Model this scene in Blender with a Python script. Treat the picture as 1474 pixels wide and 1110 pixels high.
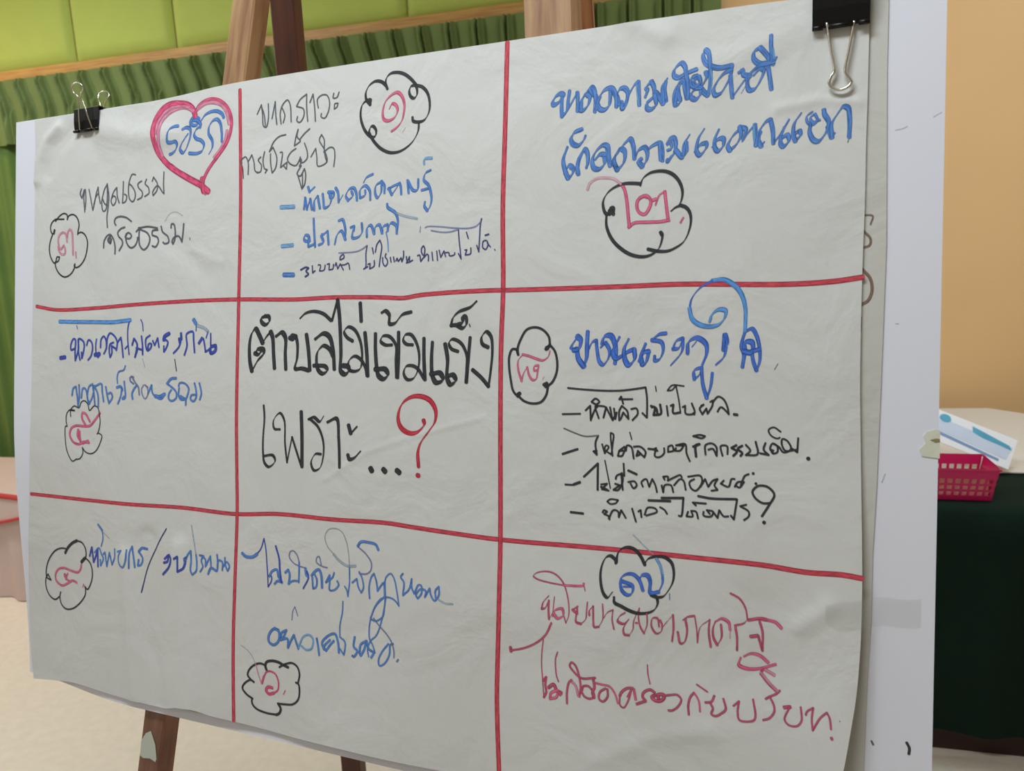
import bpy, bmesh, math, random
from mathutils import Vector, Matrix
random.seed(7)
S=bpy.context.scene; COL=S.collection
for o in list(bpy.data.objects): bpy.data.objects.remove(o)

# ---------------------------------------------------------------- camera, light, exposure
CAM_M=[[0.96504, -0.004929, -0.262056], [0.256984, -0.178833, 0.949725], [-0.051546, -0.983867, -0.171315]]
BO=[-0.94682, 0.96675, 1.56265];BU=[0.992296, -0.123887, 0.0];BV=[-0.021513, -0.17231, -0.984808];BN=[-0.122005, -0.977221, 0.173648]
RIDGES=[([(0.0544, 0.0186), (0.03, 0.0364), (0.0165, 0.0643), (0.0126, 0.0903)], 0.007, 0.0034), ([(0.0813, 0.0271), (0.0507, 0.048), (0.036, 0.0806)], 0.01, -0.0026), ([(0.1362, 0.0308), (0.1866, 0.0434), (0.2589, 0.0506)], 0.016, 0.003), ([(0.1235, 0.0455), (0.1367, 0.0748), (0.0983, 0.1237)], 0.018, -0.0012), ([(0.5007, 0.4799), (0.5577, 0.4442), (0.6123, 0.4258), (0.7065, 0.3992)], 0.0026, 0.0006), ([(1.0026, 0.1005), (1.0392, 0.0969), (1.0717, 0.102)], 0.005, 0.001), ([(0.9244, 0.0592), (0.9828, 0.0403), (1.0259, 0.0272)], 0.016, 0.0014), ([(0.854, -0.0058), (0.8965, 0.0179)], 0.01, 0.0015), ([(0.2238, 0.5794), (0.2373, 0.6877), (0.2469, 0.7868)], 0.016, -0.0036), ([(0.1835, 0.6017), (0.1946, 0.6933), (0.2032, 0.7848)], 0.013, 0.003), ([(0.2797, 0.5833), (0.2879, 0.6811), (0.2975, 0.7962)], 0.015, 0.0034), ([(1.0044, 0.574), (1.0177, 0.6248), (1.0316, 0.7142)], 0.035, -0.004), ([(0.9065, 0.6278), (0.9736, 0.6382), (1.0422, 0.6212)], 0.03, -0.0022), ([(0.6545, 0.3084), (0.671, 0.2703)], 0.02, 0.0008), ([(0.5882, 0.6338), (0.7095, 0.5956), (0.8347, 0.6095)], 0.04, 0.0012), ([(0.8369, 0.7454), (0.894, 0.7133), (0.9483, 0.6965)], 0.01, 0.0012), ([(0.2956, 0.1994), (0.3408, 0.2171)], 0.006, 0.0008), ([(0.2126, 0.1681), (0.2748, 0.1984), (0.3187, 0.2356)], 0.01, -0.0008), ([(0.4302, 0.4927), (0.4729, 0.6234), (0.5042, 0.7354)], 0.03, -0.001), ([(1.0294, 0.584), (1.0561, 0.5612)], 0.008, 0.0016)]
TOP_EDGE=[(0.0066, 0.0044), (0.0496, 0.0038), (0.166, 0.0043), (0.2623, 0.0018), (0.3433, -0.0034), (0.4563, -0.0049), (0.5807, -0.0044), (0.7263, -0.0026), (0.8262, -0.0017), (0.9491, -0.0008), (0.995, 0.0), (1.0287, 0.0016), (1.0797, 0.003)]
RIGHT_EDGE=[(1.0797, 0.003), (1.0799, 0.0491), (1.0796, 0.0989), (1.0791, 0.1363), (1.079, 0.1926), (1.0779, 0.2615), (1.0778, 0.3557), (1.0793, 0.4123), (1.0821, 0.5121), (1.0826, 0.543), (1.0825, 0.5739), (1.0818, 0.5986), (1.0795, 0.6358), (1.0755, 0.6668), (1.0698, 0.7044), (1.0623, 0.7394), (1.0515, 0.7852)]
BOT_EDGE=[(-0.0176, 0.8049), (0.0381, 0.7957), (0.0744, 0.7907), (0.102, 0.7902), (0.1597, 0.7914), (0.2179, 0.7913), (0.2546, 0.7922), (0.285, 0.7848), (0.3061, 0.7832), (0.3337, 0.7867), (0.3743, 0.7888), (0.4581, 0.7927), (0.5433, 0.7918), (0.6556, 0.7932), (0.7637, 0.7905), (0.8688, 0.7906), (0.9707, 0.7905), (1.0515, 0.7852)]
LEFT_EDGE=[(0.0066, 0.0044), (0.0088, 0.05), (0.0084, 0.128), (0.0055, 0.2647), (0.0021, 0.4217), (-0.0068, 0.5333), (-0.0189, 0.6238), (-0.0251, 0.7068), (-0.023, 0.7681), (-0.0176, 0.8049)]
UNDER_EDGE=[(1.0956, 0.0011), (1.0952, 0.0753), (1.0974, 0.2308), (1.0951, 0.3617), (1.0932, 0.4495), (1.0909, 0.5125), (1.0908, 0.5712), (1.0884, 0.6328), (1.0869, 0.7091), (1.0841, 0.786)]

CAM_LOC=Vector((0,0,1.35))
cd=bpy.data.cameras.new('camera'); cam=bpy.data.objects.new('camera',cd); COL.objects.link(cam)
rx=Vector([r[0] for r in CAM_M]); dn=Vector([r[1] for r in CAM_M]); fw=Vector([r[2] for r in CAM_M])
m=Matrix((rx,-dn,-fw)).transposed().to_4x4(); m.translation=CAM_LOC
cam.matrix_world=m
cd.sensor_fit='HORIZONTAL'; cd.sensor_width=36; cd.lens=1150/1474*36; cd.clip_start=.05
cd.dof.use_dof=True; cd.dof.focus_distance=.95; cd.dof.aperture_fstop=9
S.camera=cam
S.view_settings.view_transform='Standard'; S.view_settings.look='None'
S.view_settings.gamma=1; S.view_settings.use_curve_mapping=False; S.view_settings.exposure=0.0
S.cycles.max_bounces=6; S.cycles.transparent_max_bounces=24
wd=bpy.data.worlds.new('world'); S.world=wd; wd.use_nodes=True
wd.node_tree.nodes['Background'].inputs[0].default_value=(.85,.93,1,1)
wd.node_tree.nodes['Background'].inputs[1].default_value=.35
def area(name,loc,sx,sy,power,col,rot=(0,0,0)):
    l=bpy.data.lights.new(name,'AREA'); l.shape='RECTANGLE'; l.size=sx; l.size_y=sy; l.energy=power; l.color=col
    o=bpy.data.objects.new(name,l); COL.objects.link(o); o.location=loc; o.rotation_euler=rot
LAMPS=[(-.60,.25,2.85,30.5),(-2.9,1.75,2.93,34),(1.1,1.9,2.93,22.5),(-2.9,-.8,2.93,8)]
for x,y,z,p in LAMPS:
    area('ceiling_lamp',(x,y,z),1.2,.30,p,(.88,.96,1.0))
area('warm_fill_light',(-4.1,2.2,2.75),.3,.3,20,(1,.60,.28))  # unseen warm light added to brighten and yellow the leftmost panels

# ---------------------------------------------------------------- helpers
def lin(c):
    return tuple(((v/255)/12.92 if v/255<=.04045 else ((v/255+.055)/1.055)**2.4) for v in c)
def mat(name,c,rough=.6,var=0,scale=30,bump=0,bscale=200,metal=0,c2=None,spec=.5,stretch=None,sheen=0):
    m=bpy.data.materials.new(name); m.use_nodes=True; nt=m.node_tree; b=nt.nodes['Principled BSDF']
    c=lin(c); b.inputs['Base Color'].default_value=(*c,1); b.inputs['Roughness'].default_value=rough
    b.inputs['Metallic'].default_value=metal; b.inputs['Specular IOR Level'].default_value=spec
    tc=nt.nodes.new('ShaderNodeTexCoord'); src=tc.outputs['Object']
    if stretch:
        mp=nt.nodes.new('ShaderNodeMapping'); mp.inputs['Scale'].default_value=stretch
        nt.links.new(src,mp.inputs[0]); src=mp.outputs[0]
    if var or c2:
        n=nt.nodes.new('ShaderNodeTexNoise'); n.inputs['Scale'].default_value=scale; n.inputs['Detail'].default_value=5
        nt.links.new(src,n.inputs['Vector'])
        r=nt.nodes.new('ShaderNodeValToRGB')
        d=lin(c2) if c2 else tuple(v*(1-var) for v in c)
        r.color_ramp.elements[0].position=.35; r.color_ramp.elements[0].color=(*d,1)
        r.color_ramp.elements[1].position=.65; r.color_ramp.elements[1].color=(*c,1)
        nt.links.new(n.outputs['Fac'],r.inputs[0]); nt.links.new(r.outputs[0],b.inputs['Base Color'])
    if bump:
        n=nt.nodes.new('ShaderNodeTexNoise'); n.inputs['Scale'].default_value=bscale; n.inputs['Detail'].default_value=6
        nt.links.new(src,n.inputs['Vector'])
        bp=nt.nodes.new('ShaderNodeBump'); bp.inputs['Strength'].default_value=bump; bp.inputs['Distance'].default_value=.002
        nt.links.new(n.outputs['Fac'],bp.inputs['Height']); nt.links.new(bp.outputs[0],b.inputs['Normal'])
    return m
def mesh(name,vs,fs,m,parent=None,smooth=False,label=None):
    me=bpy.data.meshes.new(name); me.from_pydata([tuple(v) for v in vs],[],fs); me.update()
    if m: me.materials.append(m)
    if smooth:
        for p in me.polygons: p.use_smooth=True
    o=bpy.data.objects.new(name,me); COL.objects.link(o)
    if parent: o.parent=parent; o.matrix_parent_inverse=parent.matrix_world.inverted()
    if label: o['label']=label
    return o
def empty(name,loc,label,cat,group=None):
    o=bpy.data.objects.new(name,None); COL.objects.link(o); o.location=loc; o.empty_display_size=.05
    o['label']=label; o['category']=cat
    if group:o['group']=group
    bpy.context.view_layer.update()
    return o
def tag(o,label,cat): o['label']=label; o['category']=cat; return o
def box(name,lo,hi,m,parent=None,bev=0,label=None):
    x0,y0,z0=lo;x1,y1,z1=hi
    bm=bmesh.new(); bmesh.ops.create_cube(bm,size=1)
    for v in bm.verts: v.co=Vector(((x0+x1)/2+v.co.x*(x1-x0),(y0+y1)/2+v.co.y*(y1-y0),(z0+z1)/2+v.co.z*(z1-z0)))
    if bev: bmesh.ops.bevel(bm,geom=bm.edges[:],offset=bev,segments=2,affect='EDGES',profile=.6)
    return frombm(name,bm,m,parent,label)
def frombm(name,bm,m,parent=None,label=None,smooth=False):
    me=bpy.data.meshes.new(name); bm.normal_update(); bm.to_mesh(me); bm.free()
    if m: me.materials.append(m)
    if smooth:
        for p in me.polygons:p.use_smooth=True
    o=bpy.data.objects.new(name,me); COL.objects.link(o)
    if parent: o.parent=parent; o.matrix_parent_inverse=parent.matrix_world.inverted()
    if label:o['label']=label
    return o
def struct(o): o['kind']='structure'; return o
def tube(pts,r,n=8,closed=False):
    """wire along pts -> verts, faces"""
    vs=[];fs=[];up=Vector((0.13,0.3,1)).normalized();N=len(pts)
    for i,p in enumerate(pts):
        a=pts[max(0,i-1)];b=pts[min(N-1,i+1)]
        t=(Vector(b)-Vector(a)).normalized(); s=t.cross(up).normalized(); q=s.cross(t)
        for k in range(n):
            an=2*math.pi*k/n; vs.append(Vector(p)+s*math.cos(an)*r+q*math.sin(an)*r)
    for i in range(N-1):
        for k in range(n):
            fs.append((i*n+k,i*n+(k+1)%n,(i+1)*n+(k+1)%n,(i+1)*n+k))
    fs.append(tuple(range(n-1,-1,-1))); fs.append(tuple((N-1)*n+k for k in range(n)))
    return vs,fs
def smoothline(P,step):
    """Catmull-Rom through points of any dimension"""
    P=[tuple(p) for p in P]
    if len(P)<3:
        out=[];n=max(2,int(math.dist(P[0],P[-1])/step)+1)
        return [tuple(a+(b-a)*i/n for a,b in zip(P[0],P[-1])) for i in range(n+1)]
    Q=[tuple(2*a-b for a,b in zip(P[0],P[1]))]+P+[tuple(2*a-b for a,b in zip(P[-1],P[-2]))]
    out=[P[0]]
    for i in range(1,len(Q)-2):
        p0,p1,p2,p3=Q[i-1:i+3]
        n=max(2,min(14,int(math.dist(p1,p2)/step)+1))
        t0=0.;t1=t0+max(1e-6,math.dist(p0,p1))**.5;t2=t1+max(1e-6,math.dist(p1,p2))**.5;t3=t2+max(1e-6,math.dist(p2,p3))**.5
        for k in range(1,n+1):
            t=t1+(t2-t1)*k/n
            L=lambda a,b,ta,tb:tuple((tb-t)/(tb-ta)*x+(t-ta)/(tb-ta)*y for x,y in zip(a,b))
            A1=L(p0,p1,t0,t1);A2=L(p1,p2,t1,t2);A3=L(p2,p3,t2,t3)
            B1=L(A1,A2,t0,t2);B2=L(A2,A3,t1,t3)
            out.append(L(B1,B2,t1,t2))
    return out

# board frame: u to the right, v down, w towards the viewer (metres)
BO,BU,BV,BN=Vector(BO),Vector(BU),Vector(BV),Vector(BN)
def P(u,v,w=0): return BO+BU*u+BV*v+BN*w
def sstep(a,b,x):
    t=min(1,max(0,(x-a)/(b-a)));return t*t*(3-2*t)
def segd(px,py,P):
    best=1e9
    for (ax,ay),(bx,by) in zip(P,P[1:]):
        dx,dy=bx-ax,by-ay;L=dx*dx+dy*dy
        t=min(1,max(0,((px-ax)*dx+(py-ay)*dy)/L))
        ex,ey=px-ax-t*dx,py-ay-t*dy
        d=ex*ex+ey*ey
        if d<best:best=d
    return math.sqrt(best)
def bend(u,v):
    """the thin board curls away at its lower left corner"""
    return -.028*sstep(.42,.82,v)*sstep(.20,-.04,u)
def lift(u,v):
    """height of the top sheet above the board, in metres"""
    w=.0035+.0008*math.sin(9*u+3*v)*math.sin(7*v+1)
    for P,s,h in RIDGES:
        d=segd(u,v,P)
        if d<3.2*s: w+=h*math.exp(-(d/s)**2)
    w+=.016*sstep(.90,1.09,u)*sstep(.40,.78,v)
    w+=.006*sstep(.62,.80,v)*(.5+.5*math.cos(24*(u-.30)))
    return max(w,.0021)+bend(u,v)

HANDLE_A=[(0.101, 0.0287, 0.0085), (0.1061, 0.0105, 0.0145), (0.1113, -0.0112, 0.0205), (0.104, -0.0174, 0.021), (0.1026, -0.0234, 0.023), (0.1089, -0.027, 0.025), (0.1166, -0.0275, 0.025), (0.1231, -0.0233, 0.024), (0.122, -0.0186, 0.022), (0.1152, -0.013, 0.019), (0.1197, 0.0073, 0.0145), (0.1243, 0.0293, 0.0085)]
HANDLE_B=[(0.1091, 0.0227, -0.012), (0.1098, 0.0069, -0.014), (0.1081, -0.0067, -0.017), (0.1069, -0.0148, -0.018), (0.1011, -0.0238, -0.02), (0.1007, -0.0303, -0.022), (0.1074, -0.0332, -0.023), (0.1153, -0.0312, -0.023), (0.1191, -0.0261, -0.022), (0.1162, -0.0169, -0.019), (0.1153, -0.0058, -0.017), (0.1223, 0.0082, -0.014), (0.1299, 0.0229, -0.012)]
HANDLE_C=[(1.0441, 0.0283, 0.007), (1.048, 0.0523, 0.007), (1.0513, 0.0729, 0.007), (1.0485, 0.0782, 0.007), (1.0471, 0.0837, 0.007), (1.0498, 0.0884, 0.007), (1.0557, 0.0907, 0.007), (1.0621, 0.0893, 0.007), (1.0658, 0.0848, 0.007), (1.0613, 0.0767, 0.007), (1.0604, 0.0734, 0.007), (1.0638, 0.052, 0.007), (1.0674, 0.0301, 0.007)]
CARD=[[0.5497, 2.335, 0.8561], [0.7286, 2.3, 0.7823], [0.6979, 2.235, 0.7176]]
REAR=[[-0.6746, 1.2034, 1.6398], [-0.7451, 1.3169, 0.334], [-0.1945, 1.1563, 1.6366]]

# ---------------------------------------------------------------- materials
M={}
M['floor']=mat('speckled_floor',(228,217,202),.5,var=.07,scale=34,bump=.05,bscale=60)
M['wall']=mat('yellow_paint',(246,203,146),.75,var=.03,scale=3,bump=.05,bscale=120)
M['plain']=mat('white_paint',(215,217,218),.8)
M['ceil']=mat('white_ceiling',(235,235,230),.85)
M['panel']=mat('yellow_green_fabric',(184,199,96),.8,var=.05,scale=8,bump=.15,bscale=500)
M['rail']=mat('varnished_rail_wood',(204,160,84),.45,c2=(176,124,60),scale=6,stretch=(1,8,20))
M['curtain']=mat('green_curtain_cloth',(114,132,74),.8,var=.12,scale=5,bump=.1,bscale=400)
M['drape']=mat('green_drape_cloth',(98,126,58),.8,var=.12,scale=5,bump=.1,bscale=400)
M['pinkcloth']=mat('pink_table_cloth',(208,188,182),.8,var=.05,scale=6,bump=.1,bscale=300)
M['redtrim']=mat('red_trim',(190,50,55),.6)
M['greencloth']=mat('dark_green_cloth',(12,36,27),.9,var=.15,scale=4,bump=.1,bscale=300,spec=.2)
M['whitecloth']=mat('off_white_cloth',(222,218,210),.8,var=.03,scale=6,bump=.1,bscale=300)
M['darkwood']=mat('dark_table_wood',(52,28,22),.6,var=.2,scale=8)
M['board']=mat('white_foam_board',(239,240,252),.4,var=.02,scale=3,bump=.03,bscale=40)
M['lightwood']=mat('pale_easel_wood',(176,136,98),.55,c2=(134,96,66),scale=9,stretch=(9,9,.8),bump=.1,bscale=60)
M['midwood']=mat('warm_easel_wood',(168,110,62),.5,c2=(120,66,36),scale=8,stretch=(9,9,.8))
def graded_wood(name,z0,z1):  # dark brown low on the timber, blending to pale wood towards the top
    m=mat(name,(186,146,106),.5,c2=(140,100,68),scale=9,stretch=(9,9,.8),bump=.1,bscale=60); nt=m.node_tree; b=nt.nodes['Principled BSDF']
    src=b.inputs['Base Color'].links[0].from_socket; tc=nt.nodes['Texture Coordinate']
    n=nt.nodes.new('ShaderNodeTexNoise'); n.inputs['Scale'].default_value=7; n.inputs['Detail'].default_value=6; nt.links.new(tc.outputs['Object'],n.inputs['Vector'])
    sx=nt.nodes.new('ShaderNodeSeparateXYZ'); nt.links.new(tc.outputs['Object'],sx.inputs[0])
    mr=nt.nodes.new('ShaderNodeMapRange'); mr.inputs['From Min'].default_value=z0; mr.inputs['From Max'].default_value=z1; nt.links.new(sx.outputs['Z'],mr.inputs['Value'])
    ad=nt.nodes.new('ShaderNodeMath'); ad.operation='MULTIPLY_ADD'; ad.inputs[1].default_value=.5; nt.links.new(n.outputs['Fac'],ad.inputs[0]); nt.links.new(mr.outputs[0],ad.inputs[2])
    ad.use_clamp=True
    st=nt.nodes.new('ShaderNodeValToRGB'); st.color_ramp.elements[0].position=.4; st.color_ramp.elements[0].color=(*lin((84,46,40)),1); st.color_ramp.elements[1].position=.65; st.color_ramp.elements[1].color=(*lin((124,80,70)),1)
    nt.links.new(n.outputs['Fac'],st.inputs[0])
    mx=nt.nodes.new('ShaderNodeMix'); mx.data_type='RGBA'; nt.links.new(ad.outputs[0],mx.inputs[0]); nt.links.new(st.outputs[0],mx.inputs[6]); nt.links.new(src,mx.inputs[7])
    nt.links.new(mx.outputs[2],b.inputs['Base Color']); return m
M['legwood']=graded_wood('graded_easel_wood',.75,1.25)
M['brownwood']=mat('dark_easel_wood',(112,72,58),.45,c2=(70,34,26),scale=7,stretch=(6,6,.8))
M['reddark']=mat('dark_red_brown_wood',(92,50,34),.5,c2=(66,32,18),scale=7,stretch=(6,6,.8))
M['chip']=mat('grey_white_paint_patch',(196,200,188),.6)
M['clip']=mat('black_clip_steel',(10,9,10),.36,spec=.35)
M['wire']=mat('nickel_wire',(225,220,210),.22,metal=1)
M['basket']=mat('magenta_plastic',(205,25,100),.35)
M['card']=mat('white_card',(238,240,246),.5)
M['cyan']=mat('cyan_print',(70,170,205),.5,var=.15,scale=30)
M['paleblue']=mat('pale_blue_print',(205,218,240),.5,var=.06,scale=20)
M['bluebar']=mat('blue_grey_print',(110,150,200),.5)
M['masking']=mat('masking_tape',(226,227,208),.6,var=.05,scale=60,bump=.2,bscale=150)
M['glue']=mat('brown_dried_glue',(150,135,95),.6)
def paper_mat(name,c):
    m=mat(name,c,.62,var=.0,spec=.35); nt=m.node_tree; b=nt.nodes['Principled BSDF']
    tc=nt.nodes['Texture Coordinate']
    n1=nt.nodes.new('ShaderNodeTexNoise'); n1.inputs['Scale'].default_value=11; n1.inputs['Detail'].default_value=4; n1.inputs['Distortion'].default_value=.6
    n2=nt.nodes.new('ShaderNodeTexNoise'); n2.inputs['Scale'].default_value=330; n2.inputs['Detail'].default_value=3
    for n in(n1,n2): nt.links.new(tc.outputs['Object'],n.inputs['Vector'])
    b1=nt.nodes.new('ShaderNodeBump'); b1.inputs['Strength'].default_value=.32; b1.inputs['Distance'].default_value=.012
    b2=nt.nodes.new('ShaderNodeBump'); b2.inputs['Strength'].default_value=.10; b2.inputs['Distance'].default_value=.001
    nt.links.new(n1.outputs['Fac'],b1.inputs['Height']); nt.links.new(n2.outputs['Fac'],b2.inputs['Height'])
    nt.links.new(b1.outputs[0],b2.inputs['Normal']); nt.links.new(b2.outputs[0],b.inputs['Normal'])
    return m
M['paper']=paper_mat('flip_chart_paper',(219,219,217))
M['under']=paper_mat('older_flip_chart_paper',(208,207,201))
INK={'grey':(84,90,98),'greyd':(95,95,90),'greyl':(138,146,146),'black':(42,45,50),'faint':(158,160,162),
'blue':(62,114,186),'bluel':(96,152,210),'bluel2':(70,135,205),'blue2':(46,96,188),'navyblue':(52,72,165),'navy':(54,60,112),
'navyl':(108,116,165),'faintblue':(140,165,185),'crimson':(196,62,104),'pink':(208,122,152),'pinkl':(216,152,172),
'pinkred':(198,82,118),'faintpink':(180,150,158),'crimson2':(172,62,94),'red':(184,44,62),'red2':(188,62,78),'brown':(120,98,82)}
DENS={'faint':.45,'faintblue':.55,'faintpink':.55,'greyl':.6,'pink':.75,'pinkl':.7,'bluel':.78,'navyl':.75}
def ink(name):
    k='ink_'+name
    if k in M:return M[k]
    c=INK[name]; m=bpy.data.materials.new(k); m.use_nodes=True; nt=m.node_tree; b=nt.nodes['Principled BSDF']
    base=tuple(min(1,v*1.24) for v in lin(c)); dark=tuple(v*.55 for v in base); light=tuple(min(1,v*1.30+(.05 if name[:4] in('blue','crim','pink') else .012)) for v in base)
    uv=nt.nodes.new('ShaderNodeUVMap'); sx=nt.nodes.new('ShaderNodeSeparateXYZ'); nt.links.new(uv.outputs[0],sx.inputs[0])
    mp=nt.nodes.new('ShaderNodeMapping'); mp.inputs['Scale'].default_value=(4,.10,1); nt.links.new(uv.outputs[0],mp.inputs[0])
    n=nt.nodes.new('ShaderNodeTexNoise'); n.inputs['Scale'].default_value=1.0; n.inputs['Detail'].default_value=3
    nt.links.new(mp.outputs[0],n.inputs['Vector'])
    # edge = (2u-1)^4 pooled ink along the stroke's rims, plus streaks
    a=nt.nodes.new('ShaderNodeMath');a.operation='MULTIPLY_ADD';a.inputs[1].default_value=2;a.inputs[2].default_value=-1;nt.links.new(sx.outputs[0],a.inputs[0])
    q=nt.nodes.new('ShaderNodeMath');q.operation='POWER';q.inputs[1].default_value=4;nt.links.new(a.outputs[0],q.inputs[0])
    s=nt.nodes.new('ShaderNodeMath');s.operation='MULTIPLY_ADD';s.inputs[1].default_value=.5;nt.links.new(q.outputs[0],s.inputs[0]);nt.links.new(n.outputs['Fac'],s.inputs[2])
    r=nt.nodes.new('ShaderNodeValToRGB'); r.color_ramp.elements[0].position=.40;r.color_ramp.elements[0].color=(*light,1)
    r.color_ramp.elements[1].position=.78;r.color_ramp.elements[1].color=(*dark,1)
    nt.links.new(s.outputs[0],r.inputs[0]); nt.links.new(r.outputs[0],b.inputs['Base Color'])
    b.inputs['Roughness'].default_value=.55; b.inputs['Specular IOR Level'].default_value=.3
    b.inputs['Alpha'].default_value=DENS.get(name,.93)
    M[k]=m; return m

# ---------------------------------------------------------------- room
struct(box('floor',(-5,-3.5,-.1),(4,3.3,0),M['floor']))
struct(box('ceiling',(-5,-3.5,3.0),(4,3.3,3.1),M['ceil']))
struct(box('wall_back',(-5,3.2,0),(4,3.3,3.0),M['wall']))
struct(box('wall_left',(-5.1,-3.5,0),(-5,3.3,3.0),M['plain']))
struct(box('wall_right',(4,-3.5,0),(4.1,3.3,3.0),M['wall']))
struct(box('wall_front',(-5,-3.6,0),(4,-3.5,3.0),M['plain']))
struct(box('baseboard_back',(-.02,3.185,0),(4,3.2,.09),M['darkwood']))

# padded wall panels above the rail: one thing with each panel a part
wp=empty('padded_wall_panelling',(-2.5,3.2,2.3),'yellow-green padded panels on the wall above the pleated curtain','wall panelling')
def pillow(x0,x1,z0,z1):
    vs=[];fs=[];nx,nz=24,24
    for j in range(nz+1):
        for i in range(nx+1):
            s,t=i/nx,j/nz
            e=min(1,min(s,1-s)/.05)**.5*min(1,min(t,1-t)/.05)**.5
            vs.append((x0+(x1-x0)*s,3.2-.006-.026*e,z0+(z1-z0)*t))
    for j in range(nz):
        for i in range(nx):
            a=j*(nx+1)+i;fs.append((a,a+1,a+nx+2,a+nx+1))
    return vs,fs
xs=[-4.41,-3.89,-3.365,-2.84,-2.312,-1.77,-1.232,-.70,-.17]
for a,b in zip(xs,xs[1:]):
    vs,fs=pillow(a+.0025,b-.0025,2.27,2.98); mesh('panel',vs,fs,M['panel'],wp,smooth=True)
rail=box('curtain_rail_board',(-4.4,3.165,2.213),(-.02,3.2,2.268),M['rail'],bev=.003)
tag(rail,'long varnished wooden rail above the green pleated curtain','rail')

# curtain: pleated valance over a hanging drape
cu=empty('pleated_curtain',(-2.2,3.15,0),'green pleated curtain hanging below the wooden rail','curtain')
PITCH=.116
def valance():
    vs=[];fs=[];x0,x1=-4.3,-.02;z0,z1=1.935,2.222
    nx=int((x1-x0)/.003);nz=26
    for j in range(nz+1):
        t=j/nz   # 0 top
        for i in range(nx+1):
            x=x0+(x1-x0)*i/nx
            k=round((x+.06*0)/PITCH)
            off=random.Random(k).uniform(-.008,.008)
            lean=.042*sstep(0,.55,t)*sstep(-.6,-1.8,x)
            d=x-(k*PITCH+off+lean)
            if d>PITCH/2:d-=PITCH
            if d<-PITCH/2:d+=PITCH
            tp=.35+.65*sstep(0,.10,t); fl=sstep(.40,.85,t)
            s1=.0042+.016*fl
            y=-tp*(.034*math.exp(-((d+.007)/s1)**2)+.028*math.exp(-((d-.010)/(.0042+.010*fl))**2)*(1-.7*fl))
            y+=.016*(1-fl)*math.exp(-((d-.0015)/.004)**2)+.010*math.exp(-((d-.026)/.009)**2)+.006*math.exp(-((d+.024)/.009)**2)
            y-=.006*math.sin(math.pi*t)
            vs.append((x,3.140+y,z1+(z0-z1)*t)) 
    for j in range(nz):
        for i in range(nx):
            a=j*(nx+1)+i;fs.append((a,a+nx+1,a+nx+2,a+1))
    return vs,fs
vs,fs=valance(); mesh('valance',vs,fs,M['curtain'],cu,smooth=True)
vs=[];fs=[];nx=700;nz=14
for j in range(nz+1):
    t=j/nz
    for i in range(nx+1):
        x=-4.3+4.28*i/nx
        y=.020*math.sin(x*54+1.2*math.sin(x*7)+.4*t)+.008*math.sin(x*131+2*t)
        vs.append((x,3.165+y*.8,2.15-2.12*t))
for j in range(nz):
    for i in range(nx):
        a=j*(nx+1)+i;fs.append((a,a+nx+1,a+nx+2,a+1))
mesh('drape',vs,fs,M['drape'],cu,smooth=True)

# pink skirted table on the left
tb=empty('skirted_table',(-3.3,2.7,0),'low table with a pale pink skirt and red piping at the left edge','table')
def tl(x): return 2.505-.16*(x+2.99)
def skirt():
    vs=[];fs=[];n=160;nz=10;x0,x1=-4.3,-2.25
    for j in range(nz+1):
        t=j/nz
        for i in range(n+1):
            x=x0+(x1-x0)*i/n
            y=tl(x)+.010*t*math.sin(x*40+math.sin(x*9))
            vs.append((x,y-.002,.452*(1-t)+.004))
    for j in range(nz):
        for i in range(n):
            a=j*(n+1)+i;fs.append((a,a+n+1,a+n+2,a+1))
    return vs,fs
vs,fs=skirt(); mesh('skirt',vs,fs,M['pinkcloth'],tb,smooth=True)
def slab(name,pts,z0,z1,m,parent=None,label=None):
    n=len(pts);vs=[(x,y,z0) for x,y in pts]+[(x,y,z1) for x,y in pts]
    fs=[tuple(range(n-1,-1,-1)),tuple(range(n,2*n))]+[(i,(i+1)%n,n+(i+1)%n,n+i) for i in range(n)]
    return mesh(name,vs,fs,m,parent,label=label)
slab('table_top',[(-4.3,tl(-4.3)+.012),(-2.25,tl(-2.25)+.012),(-2.25,3.05),(-4.3,3.05)],.425,.452,M['pinkcloth'],tb)
vs,fs=tube([(x,tl(x)-.012,.458) for x in (-4.3,-3.6,-3.0,-2.6,-2.25)],.011); mesh('piping',vs,fs,M['redtrim'],tb,smooth=True)
# scalloped swag with its own red border
sw=[];n=80
for i in range(n+1):
    x=-4.3+2.05*i/n; d=abs(((x+3.37)/.84)%1-.5)*2
    sw.append((x,.335+.105*d**1.2))
vs=[];fs=[]
for x,z in sw: vs+= [(x,tl(x)-.016,.452),(x,tl(x)-.020,z)]
for i in range(n): fs.append((2*i,2*i+1,2*i+3,2*i+2))
mesh('swag',vs,fs,M['pinkcloth'],tb,smooth=True)
vs,fs=tube([(x,tl(x)-.022,z) for x,z in sw],.0065); mesh('swag_border',vs,fs,M['redtrim'],tb,smooth=True)
for x,y in ((-4.2,2.85),(-2.35,2.55),(-4.2,3.0),(-2.35,3.0)): box('leg',(x-.02,y-.02,0),(x+.02,y+.02,.426),M['darkwood'],tb)

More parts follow.
